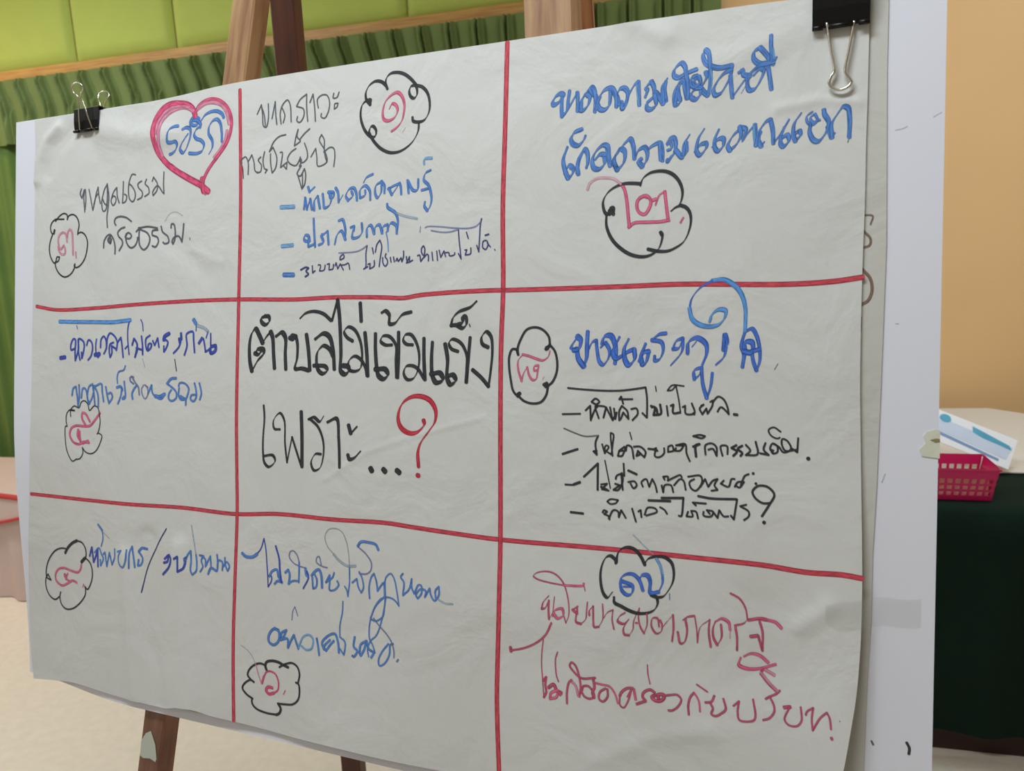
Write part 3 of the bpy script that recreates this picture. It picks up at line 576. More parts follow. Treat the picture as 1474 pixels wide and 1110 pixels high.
# handwriting: each line of writing is a part lying on the sheet
DATA="""
G written_line|grey handwritten first line in the top left cell
grey 2.0 r 989 1073 965 1142 996 1201 1017 1145 1040 1089 1032 1210 1060 1393
grey 2.0 r 1062 1367 1072 1213 1058 1084
grey 2.0 r 1128 1090 1165 1208 1214 1381 1242 1291 1270 1165 1305 1073 1321 1170 1354 1299
grey 2.0 r 1306 1162 1263 1216 1232 1303
grey 2.0 r 1480 1043 1429 1115 1388 1238 1380 1301 1407 1404 1451 1394 1476 1307 1483 1182 1477 1049 1509 1209 1493 1384 1477 1497 1487 1629
grey 2.0 r 1388 1225 1432 1304 1476 1333
grey 2.0 r 1653 1107 1602 1153 1561 1238 1552 1288 1587 1340 1629 1305 1637 1243 1594 1215 1561 1244
grey 2.0 r 1653 1107 1662 1220 1697 1316
grey 1.9 r 1770 1035 1764 1202 1756 1320 1807 1305 1831 1232 1789 1204
grey 1.9 r 1986 965 1928 954 1887 1013 1866 1086 1864 1210 1890 1286 1940 1314 1981 1255 1972 1180 1913 1102 1871 1073
grey 1.9 r 2094 1054 2029 1086 2037 1136 2104 1202 2096 1263 2022 1295
grey 1.9 r 2176 1036 2152 1095 2209 1149 2218 1223 2145 1261
grey 1.9 r 2273 1074 2297 1021 2362 1111 2355 1196 2291 1259 2283 1215 2363 1136 2452 1228 2476 1248 2467 1131 2473 968
G written_line|grey handwritten second line beside the number three cloud
grey 2.4 r 1420 1897 1428 1809 1488 1737 1539 1727 1591 1780 1626 1882 1626 1989
grey 3.7 r 1539 1752 1502 1800 1540 1840 1557 1791
grey 2.4 r 1917 1573 1825 1518 1707 1496 1631 1519 1615 1568 1640 1607
grey 2.4 r 1801 1641 1726 1662 1675 1709 1693 1760 1752 1813 1761 1864 1702 1948
grey 2.4 r 1827 1730 1811 1779 1894 1796 1919 1760 1860 1719 1819 1767 1845 1868 1912 1921 1978 1899 2019 1839 2026 1790
grey 2.4 r 2000 1714 2054 1667 2050 1791 2069 1903 2135 1956 2208 1910 2235 1812 2182 1735 2085 1693 2038 1666 2200 1657 2365 1685
grey 2.4 r 2372 1709 2280 1716 2272 1765 2361 1806 2380 1868 2336 1928 2280 1913
grey 2.3 r 2431 1665 2453 1738 2540 1804 2553 1877 2482 1892 2458 1872
grey 2.3 r 2599 1698 2606 1650 2646 1653 2670 1751 2660 1846 2625 1905 2610 1868 2669 1811 2733 1814 2779 1883 2796 1794 2810 1656
faint 1.3 r 2495 1608 2573 1515 2684 1498 2794 1553
grey 1.1 r 2913 1842 2913 1866
G heart_outline|crimson marker heart drawn over several times
crimson 8.0 r 2983 301 2949 215 2866 149 2734 115 2567 109 2442 159 2335 278 2302 423 2318 554 2368 696 2461 806 2576 906 2744 1010 2942 1115 3089 1189 3171 1246 3206 1273
pink 5.4 r 2966 242 2834 177 2669 178 2520 239 2423 341 2400 499 2401 636 2442 753
crimson 4.4 r 2982 263 3046 176 3158 125 3286 121 3413 173 3508 265 3560 394 3551 542 3482 697 3357 835 3232 961 3153 1068 3118 1153 3126 1268
pink 5.2 r 3030 212 3143 161 3287 163 3414 217 3493 325 3526 453
pink 4.5 r 2357 469 2372 336 2452 225 2585 156 2735 153 2883 176
pink 4.5 r 2593 888 2710 969 2843 1037 2975 1104 3105 1159
pink 4.4 r 3496 536 3466 645 3388 762 3294 854
crimson 7.9 r 3108 1102 3106 1190 3131 1268
crimson 2.6 r 3170 1208 3155 1307
G lettering|blue marker word inside the heart
blue 5.0 n 2715 403 2655 405 2580 438 2547 513 2548 594 2610 606 2673 599 2695 637 2671 698 2620 737 2569 752
blue 5.0 n 2778 453 2839 433 2903 458 2907 541 2873 639 2824 723 2783 748 2743 704 2761 642 2817 571 2872 512
blue 5.0 n 2903 413 2910 338 2983 320 3048 352 3016 412 2935 410 2926 365 2999 360 3073 418 3065 461
blue 4.9 n 3057 442 3001 474 2969 534 3002 588 3083 621 3127 675 3101 749 3020 777 2890 765
blue 4.9 n 3077 374 3144 306 3240 275 3335 279 3415 323 3439 367
blue 4.9 n 3206 808 3261 726 3260 638 3203 545 3210 457 3273 389 3337 381 3385 432 3410 553 3411 667
G number_cloud|black cloud outline around the Thai number three
black 2.1 r 482 1601 460 1657 430 1645 407 1571 429 1510 502 1462 576 1462 671 1468
black 2.9 r 475 1658 492 1607
black 2.1 r 503 1488 575 1425 662 1389 728 1414 736 1477
black 2.1 r 729 1476 764 1427 848 1416 921 1467 959 1562 939 1653 933 1694
black 2.1 r 932 1683 996 1666 1068 1701 1118 1795 1111 1907 1070 2027 986 2116 907 2143 871 2122 886 2091
black 2.1 r 886 2112 872 2152 815 2222 699 2265 597 2225 523 2139 508 2066 566 2037 588 1986 537 1984 515 2045 486 2065 419 1989 388 1883 402 1769 448 1667
H thai_numeral|pink marker numeral
pink 3.1 r 667 1829 616 1878 577 1840 561 1736 593 1675 658 1650 709 1681 732 1781
pink 3.1 r 731 1724 752 1643 788 1614 825 1657 840 1771 849 1966
pink 3.1 r 667 1829 696 1877 690 1944 632 1952 580 1903 562 1839
pink 2.4 r 899 1928 906 2010
G written_line|grey first line of writing left of the number one cloud
grey 1.7 r 3955 386 4018 277 4036 395 4053 539 4093 556 4124 456 4122 276
grey 1.7 r 4018 290 4063 411 4080 535
grey 1.7 r 4179 462 4225 262 4234 417 4251 540
grey 1.7 r 4314 541 4300 411 4335 313 4405 263 4444 325 4462 531
grey 1.7 r 4345 531 4368 444 4328 350
grey 1.7 r 4537 355 4590 279 4682 226 4684 390 4701 550
grey 1.7 r 4537 355 4638 398 4642 487 4586 550 4544 527 4554 477
grey 1.7 r 4729 332 4773 237 4797 391 4810 561
grey 1.6 r 4850 409 4837 307 4894 264 4969 273 5007 352 4993 463 4942 538 4889 514 4896 477
grey 1.6 r 5065 260 5058 315 5110 315 5139 256
grey 1.6 r 5075 447 5082 386 5126 385 5112 426 5075 447
G written_line|grey second line of writing left of the number one cloud
grey 1.7 r 3753 1149 3735 1004 3702 948 3783 890 3824 959 3826 1109
grey 1.7 r 3821 959 3880 873 3914 967 3931 1072 3972 1102
grey 1.7 r 4017 911 3978 946 4027 1015 4012 1092 3955 1094
grey 1.7 r 4073 851 4050 953 4075 1058 4115 1075 4084 1111
grey 1.7 r 4161 885 4165 1001 4188 1119 4234 1072 4256 945 4199 811 4145 858 4207 748 4285 691 4386 676
grey 1.7 r 4303 885 4334 882 4313 1065 4367 1032 4406 1010 4400 1092 4352 1043
grey 1.7 r 4536 856 4459 899 4413 972 4445 1026 4539 1059 4599 976 4615 1002 4600 1052 4585 1076
grey 1.7 r 4599 963 4600 1026 4646 1031 4699 985 4698 909 4658 804
grey 1.7 r 4564 630 4534 716 4512 822 4566 795 4597 773 4550 717 4564 630
grey 1.7 r 4596 747 4657 690 4732 641
grey 1.7 r 4616 1066 4556 1162 4602 1191 4662 1108 4679 1172 4665 1298 4628 1346 4571 1189
grey 1.7 r 4633 1169 4638 1334
grey 1.6 r 4752 977 4819 882 4836 984 4852 1093 4979 1054 4940 906 4870 787 4900 727 4938 794 4940 906 4956 995 4979 1054
grey 1.6 r 4933 937 5022 889 5074 907 5090 995 5077 1118
G number_cloud|slate cloud outline around the Thai number one
black 3.9 n 5791 301 5767 228 5781 171 5829 132 5909 128 6000 155 6091 221 6160 298
black 3.9 n 6160 303 6098 310 6076 366 6100 427 6139 447 6172 417 6177 359 6160 308
black 3.9 n 6176 310 6238 332 6306 404 6338 515 6331 621 6277 702 6211 719 6132 701 6122 656
black 3.9 n 6205 733 6196 820 6136 922 6047 991 5945 1029 5830 1025 5714 969 5631 891 5583 826
black 4.0 n 5583 826 5556 763 5576 710 5605 703 5647 753 5639 817 5595 828 5512 759 5453 642 5437 539 5460 441 5524 398 5571 399 5566 453 5530 414 5508 376 5505 306 5551 231 5633 193 5714 210 5773 259
H thai_numeral|crimson spiral numeral
pinkred 4.1 n 5817 532 5856 477 5902 493 5929 555 5893 630 5813 663 5749 639 5733 563 5764 447 5844 377 5923 355 5981 403 6014 496 6009 594 5985 680 5929 743 5850 789
pinkred 1.6 n 6032 764 5996 814
G written_line|blue bulleted line under the grey writing
bluel 5.9 n 4324 1545 4515 1551
blue 4.1 n 4660 1594 4677 1454 4704 1597 4750 1472 4776 1602
blue 4.1 n 4716 1329 4738 1391 4813 1336
blue 4.1 n 4809 1617 4810 1497 4855 1447 4889 1596
blue 4.1 n 4926 1425 4939 1519 4953 1593 5024 1565 5046 1460 5006 1411
blue 4.1 n 5022 1419 5034 1479 5078 1473 5077 1423 5033 1413
blue 4.1 n 5108 1372 5140 1428 5150 1541 5211 1459
blue 4.0 n 5282 1530 5250 1475 5296 1400 5357 1391 5389 1446 5403 1539
blue 4.0 n 5282 1530 5343 1482 5327 1428
blue 4.0 n 5444 1516 5443 1424 5511 1377 5572 1434 5582 1545
blue 4.0 n 5452 1516 5512 1481 5512 1429
blue 4.0 n 5487 1343 5524 1287 5615 1250
blue 4.0 n 5737 1343 5655 1389 5652 1492 5680 1526 5724 1471 5729 1343 5768 1397 5769 1481
blue 3.9 n 5828 1428 5866 1508 5917 1447 5967 1381 5983 1427 5991 1510
blue 4.0 n 5813 1439 5894 1407 5960 1387
blue 3.9 n 6069 1358 6086 1505
blue 3.9 n 6077 1371 6144 1478 6197 1475 6207 1356
blue 3.9 n 6363 1269 6296 1301 6279 1375 6334 1429 6352 1468 6252 1486
blue 3.9 n 6352 1456 6378 1583 6362 1670 6327 1718 6291 1665 6297 1615
bluel 3.9 n 6279 1198 6282 1142 6375 1138
G written_line|blue bulleted second line with a long tail stroke
bluel 5.9 n 4348 2017 4506 2011
blue 4.1 n 4734 1982 4672 1958 4681 1905 4733 1914 4750 1976
blue 4.1 n 4733 1921 4730 2042 4819 2013
blue 4.1 n 4802 1710 4813 1872 4828 2047
blue 4.1 n 4877 2029 4944 1999 4913 1911 4942 1906 5002 1869 5019 2029
blue 4.1 n 5103 2033 5140 1916 5195 1880 5251 1982
blue 4.1 n 5153 1759 5208 1749 5249 1870 5246 1975
blue 4.0 n 5319 1847 5372 1831 5366 1889
blue 4.0 n 5365 1837 5349 1967 5436 1959 5477 1909 5472 1804
blue 4.0 n 5543 1971 5549 1861 5594 1837 5641 1937 5655 1860 5708 1838 5747 1937 5756 1866 5820 1838 5821 1915
blue 1.6 n 5799 1927 5823 2031 5832 2147
blue 4.0 n 5806 1927 5864 1828 5927 1857 5940 1950
blue 4.0 n 5940 1935 5952 1808 5918 1716 5816 1645 5808 1606
faintblue 3.1 n 5918 1716 6054 1763 6200 1798
blue 1.4 n 6244 1889 6238 1951
G written_line|small violet blue line of writing along the cell bottom
blue 5.5 r 4380 2363 4524 2368
navy 2.2 r 4627 2313 4703 2284 4741 2295 4704 2329 4739 2367 4694 2396
navy 1.7 r 4794 2270 4799 2355 4835 2330
navy 1.6 r 4875 2264 4909 2266 4897 2337 4961 2326 4976 2268
navy 1.6 r 5003 2261 5034 2253 5030 2328 5083 2317 5092 2264
navy 1.6 r 5114 2283 5129 2248 5151 2320 5187 2264 5230 2336
navy 1.6 r 5192 2277 5255 2275 5296 2259 5318 2330
navy 1.6 r 5181 2215 5185 2180 5227 2156 5238 2191 5193 2216
navyl 1.6 r 5164 2135 5263 2135 5407 2129 5498 2098 5549 2066
navy 1.6 r 5549 2066 5535 2161 5533 2317 5508 2337 5563 2309
navy 1.6 r 5562 2283 5593 2276 5589 2336 5646 2308 5648 2244
navy 1.6 r 5620 2096 5636 2165
navy 1.6 r 5714 2315 5732 2187 5745 2084 5719 2014 5680 2064 5661 2149
navy 1.6 r 5760 2214 5763 2274 5794 2314 5823 2285 5820 2242 5792 2207 5803 2173
navy 1.6 r 5860 2217 5871 2272
navy 1.6 r 5902 2214 5913 2269
navy 1.6 r 5934 2261 5949 2230 5965 2267 6001 2227 6012 2273 6032 2215 6031 2152
navy 1.6 r 6068 2217 6079 2280 6109 2219 6115 2273 6151 2261
navy 1.6 r 6069 2289 6120 2278
navy 1.6 r 6212 2214 6237 2207 6253 2279 6283 2244 6303 2227
navy 1.6 r 6303 2227 6267 2190 6261 2136 6286 2106 6302 2138 6298 2218
navy 1.6 r 6293 2236 6333 2202 6349 2220 6349 2278
navy 1.5 r 6393 2182 6405 2276
navy 1.5 r 6453 2172 6465 2279
navy 1.5 r 6483 2165 6504 2245 6543 2176 6564 2239
navy 1.5 r 6563 2195 6602 2197 6613 2232 6672 2222 6676 2200
navyl 1.5 r 6379 1942 6520 1968 6619 1969 6716 1948
navy 1.5 r 6716 1948 6728 2071 6755 2274 6720 2211
navy 1.5 r 6798 2179 6822 2176 6803 2232 6866 2222 6870 2157
navy 1.5 r 6814 1984 6839 2055
navyl 1.5 r 6303 1906 6328 1895 6469 1903 6667 1930 6843 1942 6929 1925 6981 1885
navy 1.5 r 6994 1847 6981 1911 6974 2041 6966 2205 6941 2134
navy 1.5 r 7009 2155 7017 2095 7055 2088 7075 2132 7047 2183 7013 2164
navy 1.5 r 7065 2114 7103 2159
navy 1.9 r 7040 2031 7082 2021
navy 1.2 r 7151 2187 7158 2196
faint 1.2 r 6242 1903 6238 1956
G written_line|blue marker line across the top of the top right cell
blue 6.1 n 7906 626 7878 609 7823 633 7791 691 7805 715 7852 698 7893 642 7889 729 7893 848 7946 788 7962 676 7975 590
blue 6.0 n 7891 856 7946 801 8018 683 8058 618 8064 706 8061 810
blue 6.0 n 8092 735 8083 791 8120 808 8174 762 8190 677 8145 655 8109 702 8102 788
blue 6.0 n 8065 802 8118 686 8211 585 8239 623 8254 728 8247 839
blue 6.0 n 8198 609 8263 703 8269 807
blue 5.9 n 8307 691 8281 757 8300 815 8345 829 8393 796 8409 704 8408 626
blue 5.9 n 8256 823 8298 690 8351 628 8421 619 8467 710 8473 813
blue 5.9 n 8439 647 8484 730 8499 791
blue 5.9 n 8479 678 8509 639 8553 636 8584 673 8585 741 8556 831 8534 837 8525 768
blue 5.9 n 8547 822 8598 709 8657 615 8695 586 8701 696 8707 823
bluel 2.1 n 8674 608 8689 737 8703 814
blue 5.8 n 8766 754 8786 690 8777 655 8827 602 8854 673 8847 755 8788 816 8789 866 8823 878 8874 842 8864 749 8788 807
blue 5.8 n 8872 717 8906 762 8945 834 8982 796
blue 5.8 n 8949 826 8939 725 8942 658 8987 589
blue 5.8 n 8974 812 8960 711 8971 621
blue 5.7 n 9064 869 9054 789 9066 716 9107 648 9140 636 9157 704 9178 812
blue 5.7 n 9091 711 9100 778 9113 837 9076 874
blue 5.7 n 9067 857 9082 735 9131 643
blue 5.7 n 9270 544 9164 574 9089 600 9051 574 9054 516 9120 463 9154 498 9172 592 9190 692 9187 813
blue 5.7 n 9279 607 9226 624 9214 663 9247 707 9304 682 9295 617 9247 651 9264 717 9312 723
blue 5.7 n 9280 711 9223 769 9223 809 9264 830 9305 794 9312 731 9345 774 9377 802
blue 5.7 n 9359 584 9368 625 9344 678 9304 714
blue 5.7 n 9381 803 9400 693 9399 532 9379 397 9354 368 9331 406 9349 484 9407 533 9487 560 9605 550
bluel 2.0 n 9407 550 9416 671 9401 789
blue 5.6 n 9601 550 9590 643 9551 726 9497 800 9449 811 9433 760 9472 677 9535 613 9597 589
blue 5.6 n 9590 643 9599 756 9609 853 9662 779 9754 663 9861 581 9929 574 9982 565
blue 5.6 n 9664 628 9699 609 9711 650 9769 665
blue 1.7 n 9690 823 9732 756 9770 696
blue 5.5 n 9777 642 9747 725 9764 799 9810 797 9863 724 9892 632 9861 613 9800 668
blue 4.0 n 9739 693 9748 773 9772 808
blue 5.5 n 9859 414 9806 450 9802 512 9837 555 9876 568 9929 551 9929 512 9859 418
blue 5.5 n 9929 582 9946 686 9964 815
blue 5.5 n 9956 316 9958 431 9975 549 9975 588 10008 522
bluel 2.0 n 9977 441 9986 535
G written_line|blue marker second line in the top right cell
blue 6.1 n 7960 1167 7917 1296 7936 1405 7971 1493 8015 1454 8026 1402 7980 1366 7925 1447
blue 6.0 n 8114 1001 8031 1030 7998 1090 8022 1146 8078 1162 8133 1114 8154 1069
blue 3.6 n 8004 1101 8022 1146 8067 1166
blue 6.0 n 8082 1460 8070 1374 8091 1280 8145 1211 8173 1245 8181 1352 8165 1403
blue 6.0 n 8066 1448 8086 1333 8145 1200
blue 6.0 n 8257 1327 8311 1279 8355 1283
blue 6.0 n 8355 1294 8356 1378 8303 1425 8248 1410 8230 1324 8267 1243 8342 1187 8386 1202 8404 1308 8416 1404
bluel 4.2 n 8376 1222 8393 1318 8405 1392
blue 5.9 n 8492 1452 8464 1387 8463 1324 8516 1246 8559 1260 8570 1323 8550 1394 8492 1452 8453 1344 8505 1266 8568 1188 8621 1152 8654 1228 8666 1353
blue 5.8 n 8666 1353 8707 1274 8769 1249 8796 1303 8787 1384 8746 1437 8709 1377 8740 1359
blue 5.8 n 8786 1292 8842 1245 8919 1222 8946 1306 8948 1398
blue 5.8 n 8919 1222 8926 1315 8932 1387
blue 5.8 n 8986 1239 9016 1191 9057 1185 9078 1258 9059 1337 9009 1404 8999 1403 9039 1355
blue 4.1 n 8992 1249 9027 1222 9038 1284 8997 1301
blue 5.7 n 9079 1308 9146 1380 9180 1328
blue 5.7 n 9213 1165 9164 1246 9155 1356 9180 1338 9179 1237
blue 5.7 n 9352 1123 9297 1214 9282 1338 9311 1375 9371 1312 9376 1262 9320 1274 9259 1342
blue 5.6 n 9491 1143 9454 1230 9455 1320 9483 1351 9532 1305 9531 1237 9487 1239 9427 1312
blue 5.6 n 9694 1152 9619 1223 9576 1309 9594 1356 9653 1305 9695 1220 9683 1146 9737 1168 9712 1266
blue 5.6 n 9707 1282 9760 1204 9823 1132 9830 1233 9832 1333
bluel 4.0 n 9813 1153 9819 1243 9831 1322
blue 5.5 n 9837 1334 9856 1213 9919 1120 9961 1097 9984 1204 9991 1326
blue 5.5 n 9878 1204 9857 1280 9880 1343 9911 1302
blue 5.5 n 9991 1326 10047 1254 10129 1115
blue 5.5 n 10088 1182 10058 1266 10059 1343 10081 1362 10127 1317 10115 1261 10069 1278
blue 5.4 n 10236 1067 10176 1158 10167 1255 10184 1323 10229 1272 10224 1228 10178 1256
blue 3.2 n 10333 1066 10283 1104 10289 1159 10335 1185 10376 1157 10354 1090 10314 1118 10335 1164 10396 1149
blue 5.4 n 10315 1183 10311 1259 10348 1333 10389 1342 10448 1273 10472 1178 10435 1099 10429 1061
blue 5.4 n 10467 1221 10499 1321 10529 1281
blue 5.3 n 10504 1321 10497 1202 10546 1111 10594 1053 10634 1068 10651 1165 10649 1335
bluel 1.9 n 10624 1067 10637 1217 10634 1334
black 1.3 n 10644 1356 10637 1377
G number_cloud|black cloud outline around the Thai number two
black 3.8 n 8453 1842 8430 1832 8440 1875 8462 1894 8461 1834 8439 1824 8413 1848 8423 1891 8378 1880 8349 1792 8358 1733 8402 1668 8480 1618 8567 1595 8670 1599 8730 1608
black 3.7 n 8731 1629 8755 1560 8822 1511 8906 1497 8990 1508 9066 1551 9125 1630 9151 1723 9140 1804 9120 1844
black 3.4 n 9042 1901 9087 1867 9145 1850
black 3.7 n 9136 1850 9186 1873 9224 1925 9237 2008 9214 2122 9167 2210 9102 2257 9019 2290 8927 2290 8817 2264
black 3.8 n 8387 1889 8389 2009 8444 2140 8533 2238 8647 2311 8767 2337 8852 2320 8918 2273 8951 2199 8958 2125 8941 2103
black 2.8 n 8941 2103 8946 2132
H thai_numeral|pink boxed numeral
pinkl 2.8 r 8183 1626 8204 1567 8275 1521 8373 1520 8461 1540 8532 1597
pinkred 3.4 r 8532 1593 8567 1646 8595 1767 8610 1903 8625 2031
pinkred 3.3 r 8617 2035 8676 1996 8804 1995 8931 1998 9023 1987
pinkred 3.3 r 9014 1982 8996 1861 8977 1702
pinkred 1.7 r 8985 1702 8927 1731 8886 1829
pinkred 3.3 r 8809 1748 8758 1736 8707 1774 8700 1841 8726 1894 8778 1914 8819 1866 8839 1784 8792 1730 8724 1750
pinkred 3.3 r 8844 1784 8894 1771
pinkred 1.8 r 9163 1971 9135 2019
G headline_writing|large black Thai headline in the centre cell
black 7.0 n 3975 3311 4003 3265 4089 3265 4097 3311 4006 3403 3922 3531 3891 3416 3880 3207 3913 3068 3970 3011 4029 3092 4080 3184 4129 3116 4198 3047 4228 3116 4246 3322 4263 3493
black 5.8 n 3961 3311 4019 3323 4061 3288
black 5.7 n 4110 2857 4054 2885 4062 2931 4119 2961 4175 2921 4167 2864 4110 2857
black 6.9 n 4277 3105 4367 3060 4417 3117 4420 3322 4430 3503
black 5.6 n 4575 3107 4506 3095 4479 3123 4534 3140 4575 3107 4597 3208 4593 3366 4568 3491 4664 3490 4759 3511
black 6.8 n 4724 3085 4755 3265 4779 3511
black 6.7 n 4847 3142 4966 3076 5046 3110 5101 3265 5124 3497
black 5.6 n 4832 3455 4906 3454 4999 3464 5026 3509 4960 3548 4893 3499 4871 3387 4889 3287 4968 3220 5048 3254 5102 3342
black 4.5 n 4626 2893 4706 2833 4828 2812 4962 2843 5069 2922
black 6.7 n 5082 2927 5157 2681
black 6.7 n 5157 2681 5186 2879 5203 3100 5213 3320 5216 3518 5275 3550 5326 3506 5312 3462 5248 3451
black 6.6 n 5468 2726 5484 2938
black 4.4 n 5372 3166 5294 3122 5254 3056 5305 3002 5396 3035 5475 3167 5503 3341 5479 3482 5403 3516 5326 3495 5324 3396 5401 3341 5478 3373 5543 3460 5569 3568
black 6.6 n 5537 3069 5566 3319 5582 3568
black 5.3 n 5755 2845 5805 2824 5855 2868 5862 2970 5930 2965 6026 2871 6141 2841
black 5.2 n 6950 2738 6873 2803 6738 2852 6671 2913 6643 3001 6706 2996 6785 3028 6829 2987 6818 2905 6784 2904 6784 2966 6728 2986
black 1.4 n 6863 2987 6875 3013
black 6.5 n 5678 3081 5680 3265 5702 3480 5728 3566 5791 3598 5846 3554 5814 3490 5677 3491
black 4.3 n 5897 3211 5810 3211 5748 3168 5772 3114 5858 3114 5946 3211 5948 3371 5957 3585
black 6.5 n 5981 3067 5984 3318 5976 3584
black 4.2 n 6165 3211 6080 3201 6043 3158 6066 3100 6139 3095 6213 3190 6250 3338 6229 3507 6170 3592 6097 3599 6054 3530 6083 3455 6156 3444 6228 3475 6313 3590
black 6.4 n 6308 3138 6310 3369 6325 3601
black 6.4 n 6416 3181 6405 3369 6419 3557 6467 3630 6549 3597 6513 3525 6395 3537
black 6.3 n 6575 3202 6604 3368 6601 3576 6642 3648 6705 3605 6675 3544 6606 3555
black 4.1 n 6730 3285 6650 3254 6621 3192 6661 3151 6764 3192 6833 3316 6835 3470 6825 3624
black 6.2 n 6876 3131 6856 3367 6837 3624
black 4.6 n 7090 3239 7023 3203 7011 3132 7066 3071 7122 3122 7141 3264 7127 3467 7101 3661 7016 3570 6909 3484
G headline_writing|black word and three dots before the red question mark
black 3.9 n 4110 3945 4123 4091 4106 4350 4108 4523 4129 4643 4192 4692 4287 4618 4256 4550 4108 4566
black 3.4 n 4357 4229 4273 4223 4261 4121 4354 4032 4418 4115 4433 4388 4465 4625 4535 4315 4672 4656
black 7.0 n 4664 4006 4679 4326 4683 4664
black 4.5 n 4767 4095 4847 4068 4928 4115 4986 4046
black 3.6 n 4787 4086 4909 4183 4981 4347 4983 4531 4935 4667 4855 4696 4814 4606 4873 4503 4953 4499
black 5.5 n 5037 4120 5164 4074 5197 4305 5213 4643
black 6.0 n 5330 4143 5361 4240 5446 4155
black 5.5 n 5325 4489 5346 4537 5405 4525 5498 4439
black 7.0 n 5633 4628 5652 4659
black 6.5 n 5801 4631 5829 4657
black 6.4 n 5977 4633 6014 4658
H question_mark|red question mark
red 5.9 n 6313 4052 6322 4099 6235 4189 6126 4202 6025 4142 5987 4031 6031 3886 6139 3803 6265 3785 6390 3829 6462 3937 6455 4063 6379 4176 6280 4307 6246 4419 6257 4577
red 5.5 n 6240 4672 6262 4677
G written_line|blue overlined first line in the middle left cell
bluel2 5.2 r 592 2878 848 2885 1274 2893 1586 2899 1739 2889 1910 2873
navyblue 1.3 r 924 2937 940 2983
navyblue 5.8 r 611 3383 704 3371
navyblue 2.9 r 882 3254 818 3270 812 3207 860 3122 898 3130 893 3293 899 3417 958 3254 957 3123 1000 3123 1064 3177 1054 3293 1023 3385 1017 3301
navyblue 2.9 r 957 3130 958 3293 991 3409
navyblue 2.8 r 1113 3208 1149 3135 1202 3162 1224 3239 1193 3354 1140 3408
navyblue 2.3 r 1297 3124 1282 3208 1288 3315
navyblue 5.7 r 1267 3338 1351 3323 1319 3354
navyblue 2.8 r 1371 3239 1381 3132 1432 3087 1474 3148 1480 3254
navyblue 2.8 r 1434 3323 1475 3254 1500 3102 1546 3046 1628 3088 1675 3164 1661 3277
navyblue 2.8 r 1609 3171 1547 3194 1532 3292 1548 3368 1579 3315 1573 3216 1650 3254
navyblue 2.8 r 1680 3171 1741 3104 1757 3179 1784 3367
navyblue 2.2 r 1910 2858 1871 2955 1862 3104 1890 3329
navyblue 2.2 r 1818 3254 1873 3209
navyblue 2.8 r 1944 3209 1973 3120 2023 3180 2034 3269 1995 3366
navyblue 1.8 r 2093 2871 2122 2923 2134 3019
navyblue 2.8 r 1945 3191 1979 3122 2032 3192 2016 3287 1993 3366
navyblue 2.8 r 2015 3244 2120 3270
navyblue 2.8 r 2106 3088 2125 3201 2130 3331
navyblue 2.7 r 2256 3080 2187 3123 2183 3209 2212 3278 2269 3244 2280 3192 2234 3192 2218 3270
navyblue 2.7 r 2302 3149 2337 3210 2387 3115 2411 3235
navyblue 5.4 r 2583 3057 2505 3099 2494 3142
navyblue 2.7 r 2494 3124 2562 3167 2541 3236 2496 3295 2495 3218
navyblue 3.6 r 2782 3054 2789 3134 2750 3126 2762 3177
navyblue 2.7 r 2783 3134 2752 3227 2659 3312
navyblue 2.7 r 2841 3337 2883 3219 2876 3067 2979 3039 2991 3135 3010 3303
blue 5.3 r 2987 2884 3026 2934
navyblue 1.6 r 3031 2951 3030 3027
faintblue 4.4 r 3053 2960 3161 2994 3225 3037
navyblue 1.8 r 3225 3037 3195 3120
navyblue 4.0 r 3078 3186 3131 3119
navyblue 2.6 r 3152 3128 3175 3219 3187 3294 3250 3261
navyblue 2.3 r 3268 3062 3271 3220
navyblue 4.4 r 3261 3253 3273 3311 3346 3278 3350 3211 3276 3228
faint 1.4 r 2127 3382 2169 3495
black 1.4 r 2682 3389 2712 3541
G written_line|blue second line beside the number four cloud
blue 2.9 r 839 3896 863 3799 913 3774 939 3906 957 4038
blue 2.9 r 972 3749 978 3905 957 4038
blue 2.9 r 1015 3928 1047 3796 1097 3807 1148 3997
blue 2.8 r 1173 3996 1131 3926 1162 3770 1228 3733 1262 3923 1271 4017
blue 2.8 r 1164 4008 1229 3900 1261 3756 1327 3874 1337 4039
blue 2.8 r 1261 3768 1391 3730 1408 3836 1434 3966
blue 2.8 r 1472 3764 1497 3870 1531 3987 1594 3903 1569 3845 1521 3858
blue 2.2 r 1827 3479 1796 3537 1710 3561 1679 3632 1687 3714
blue 3.7 r 1672 3772 1743 3759 1776 3806
blue 2.8 r 1767 3771 1745 3888 1695 3989
blue 2.8 r 1806 3688 1824 3909 1777 3922 1808 3887
navyl 2.2 r 1978 3721 1915 3675 1923 3629 1977 3628
navyl 2.2 r 1969 3716 1914 3677 1908 3636 1946 3620
navyl 2.8 r 1946 3620 2001 3700 2056 3755 2079 3860
blue 3.2 r 1960 3919 1948 3855 1980 3789 2034 3732
navyl 2.0 r 2152 3730 2116 3787 2144 3883 2182 3910 2229 3849 2217 3769 2174 3729 2228 3760
blue 2.7 r 2229 3841 2291 3727 2303 3823 2357 3886
blue 4.5 r 2357 3870 2431 3876 2515 3842
blue 2.7 r 2347 3878 2463 3903 2525 3834
blue 3.6 r 2709 3633 2626 3642 2554 3707
blue 2.7 r 2554 3707 2638 3753 2712 3815 2713 3886 2641 3927 2589 3904 2588 3841 2628 3785
blue 2.7 r 2751 3735 2771 3695 2863 3702 2920 3763 2906 3834 2877 3890 2795 3907 2753 3853 2762 3758
blue 4.5 r 2784 3868 2846 3898
blue 2.7 r 2877 3890 2873 3976
blue 2.7 r 3015 3691 3042 3784 3043 3878 2999 3922 2953 3896 2967 3848 3028 3839
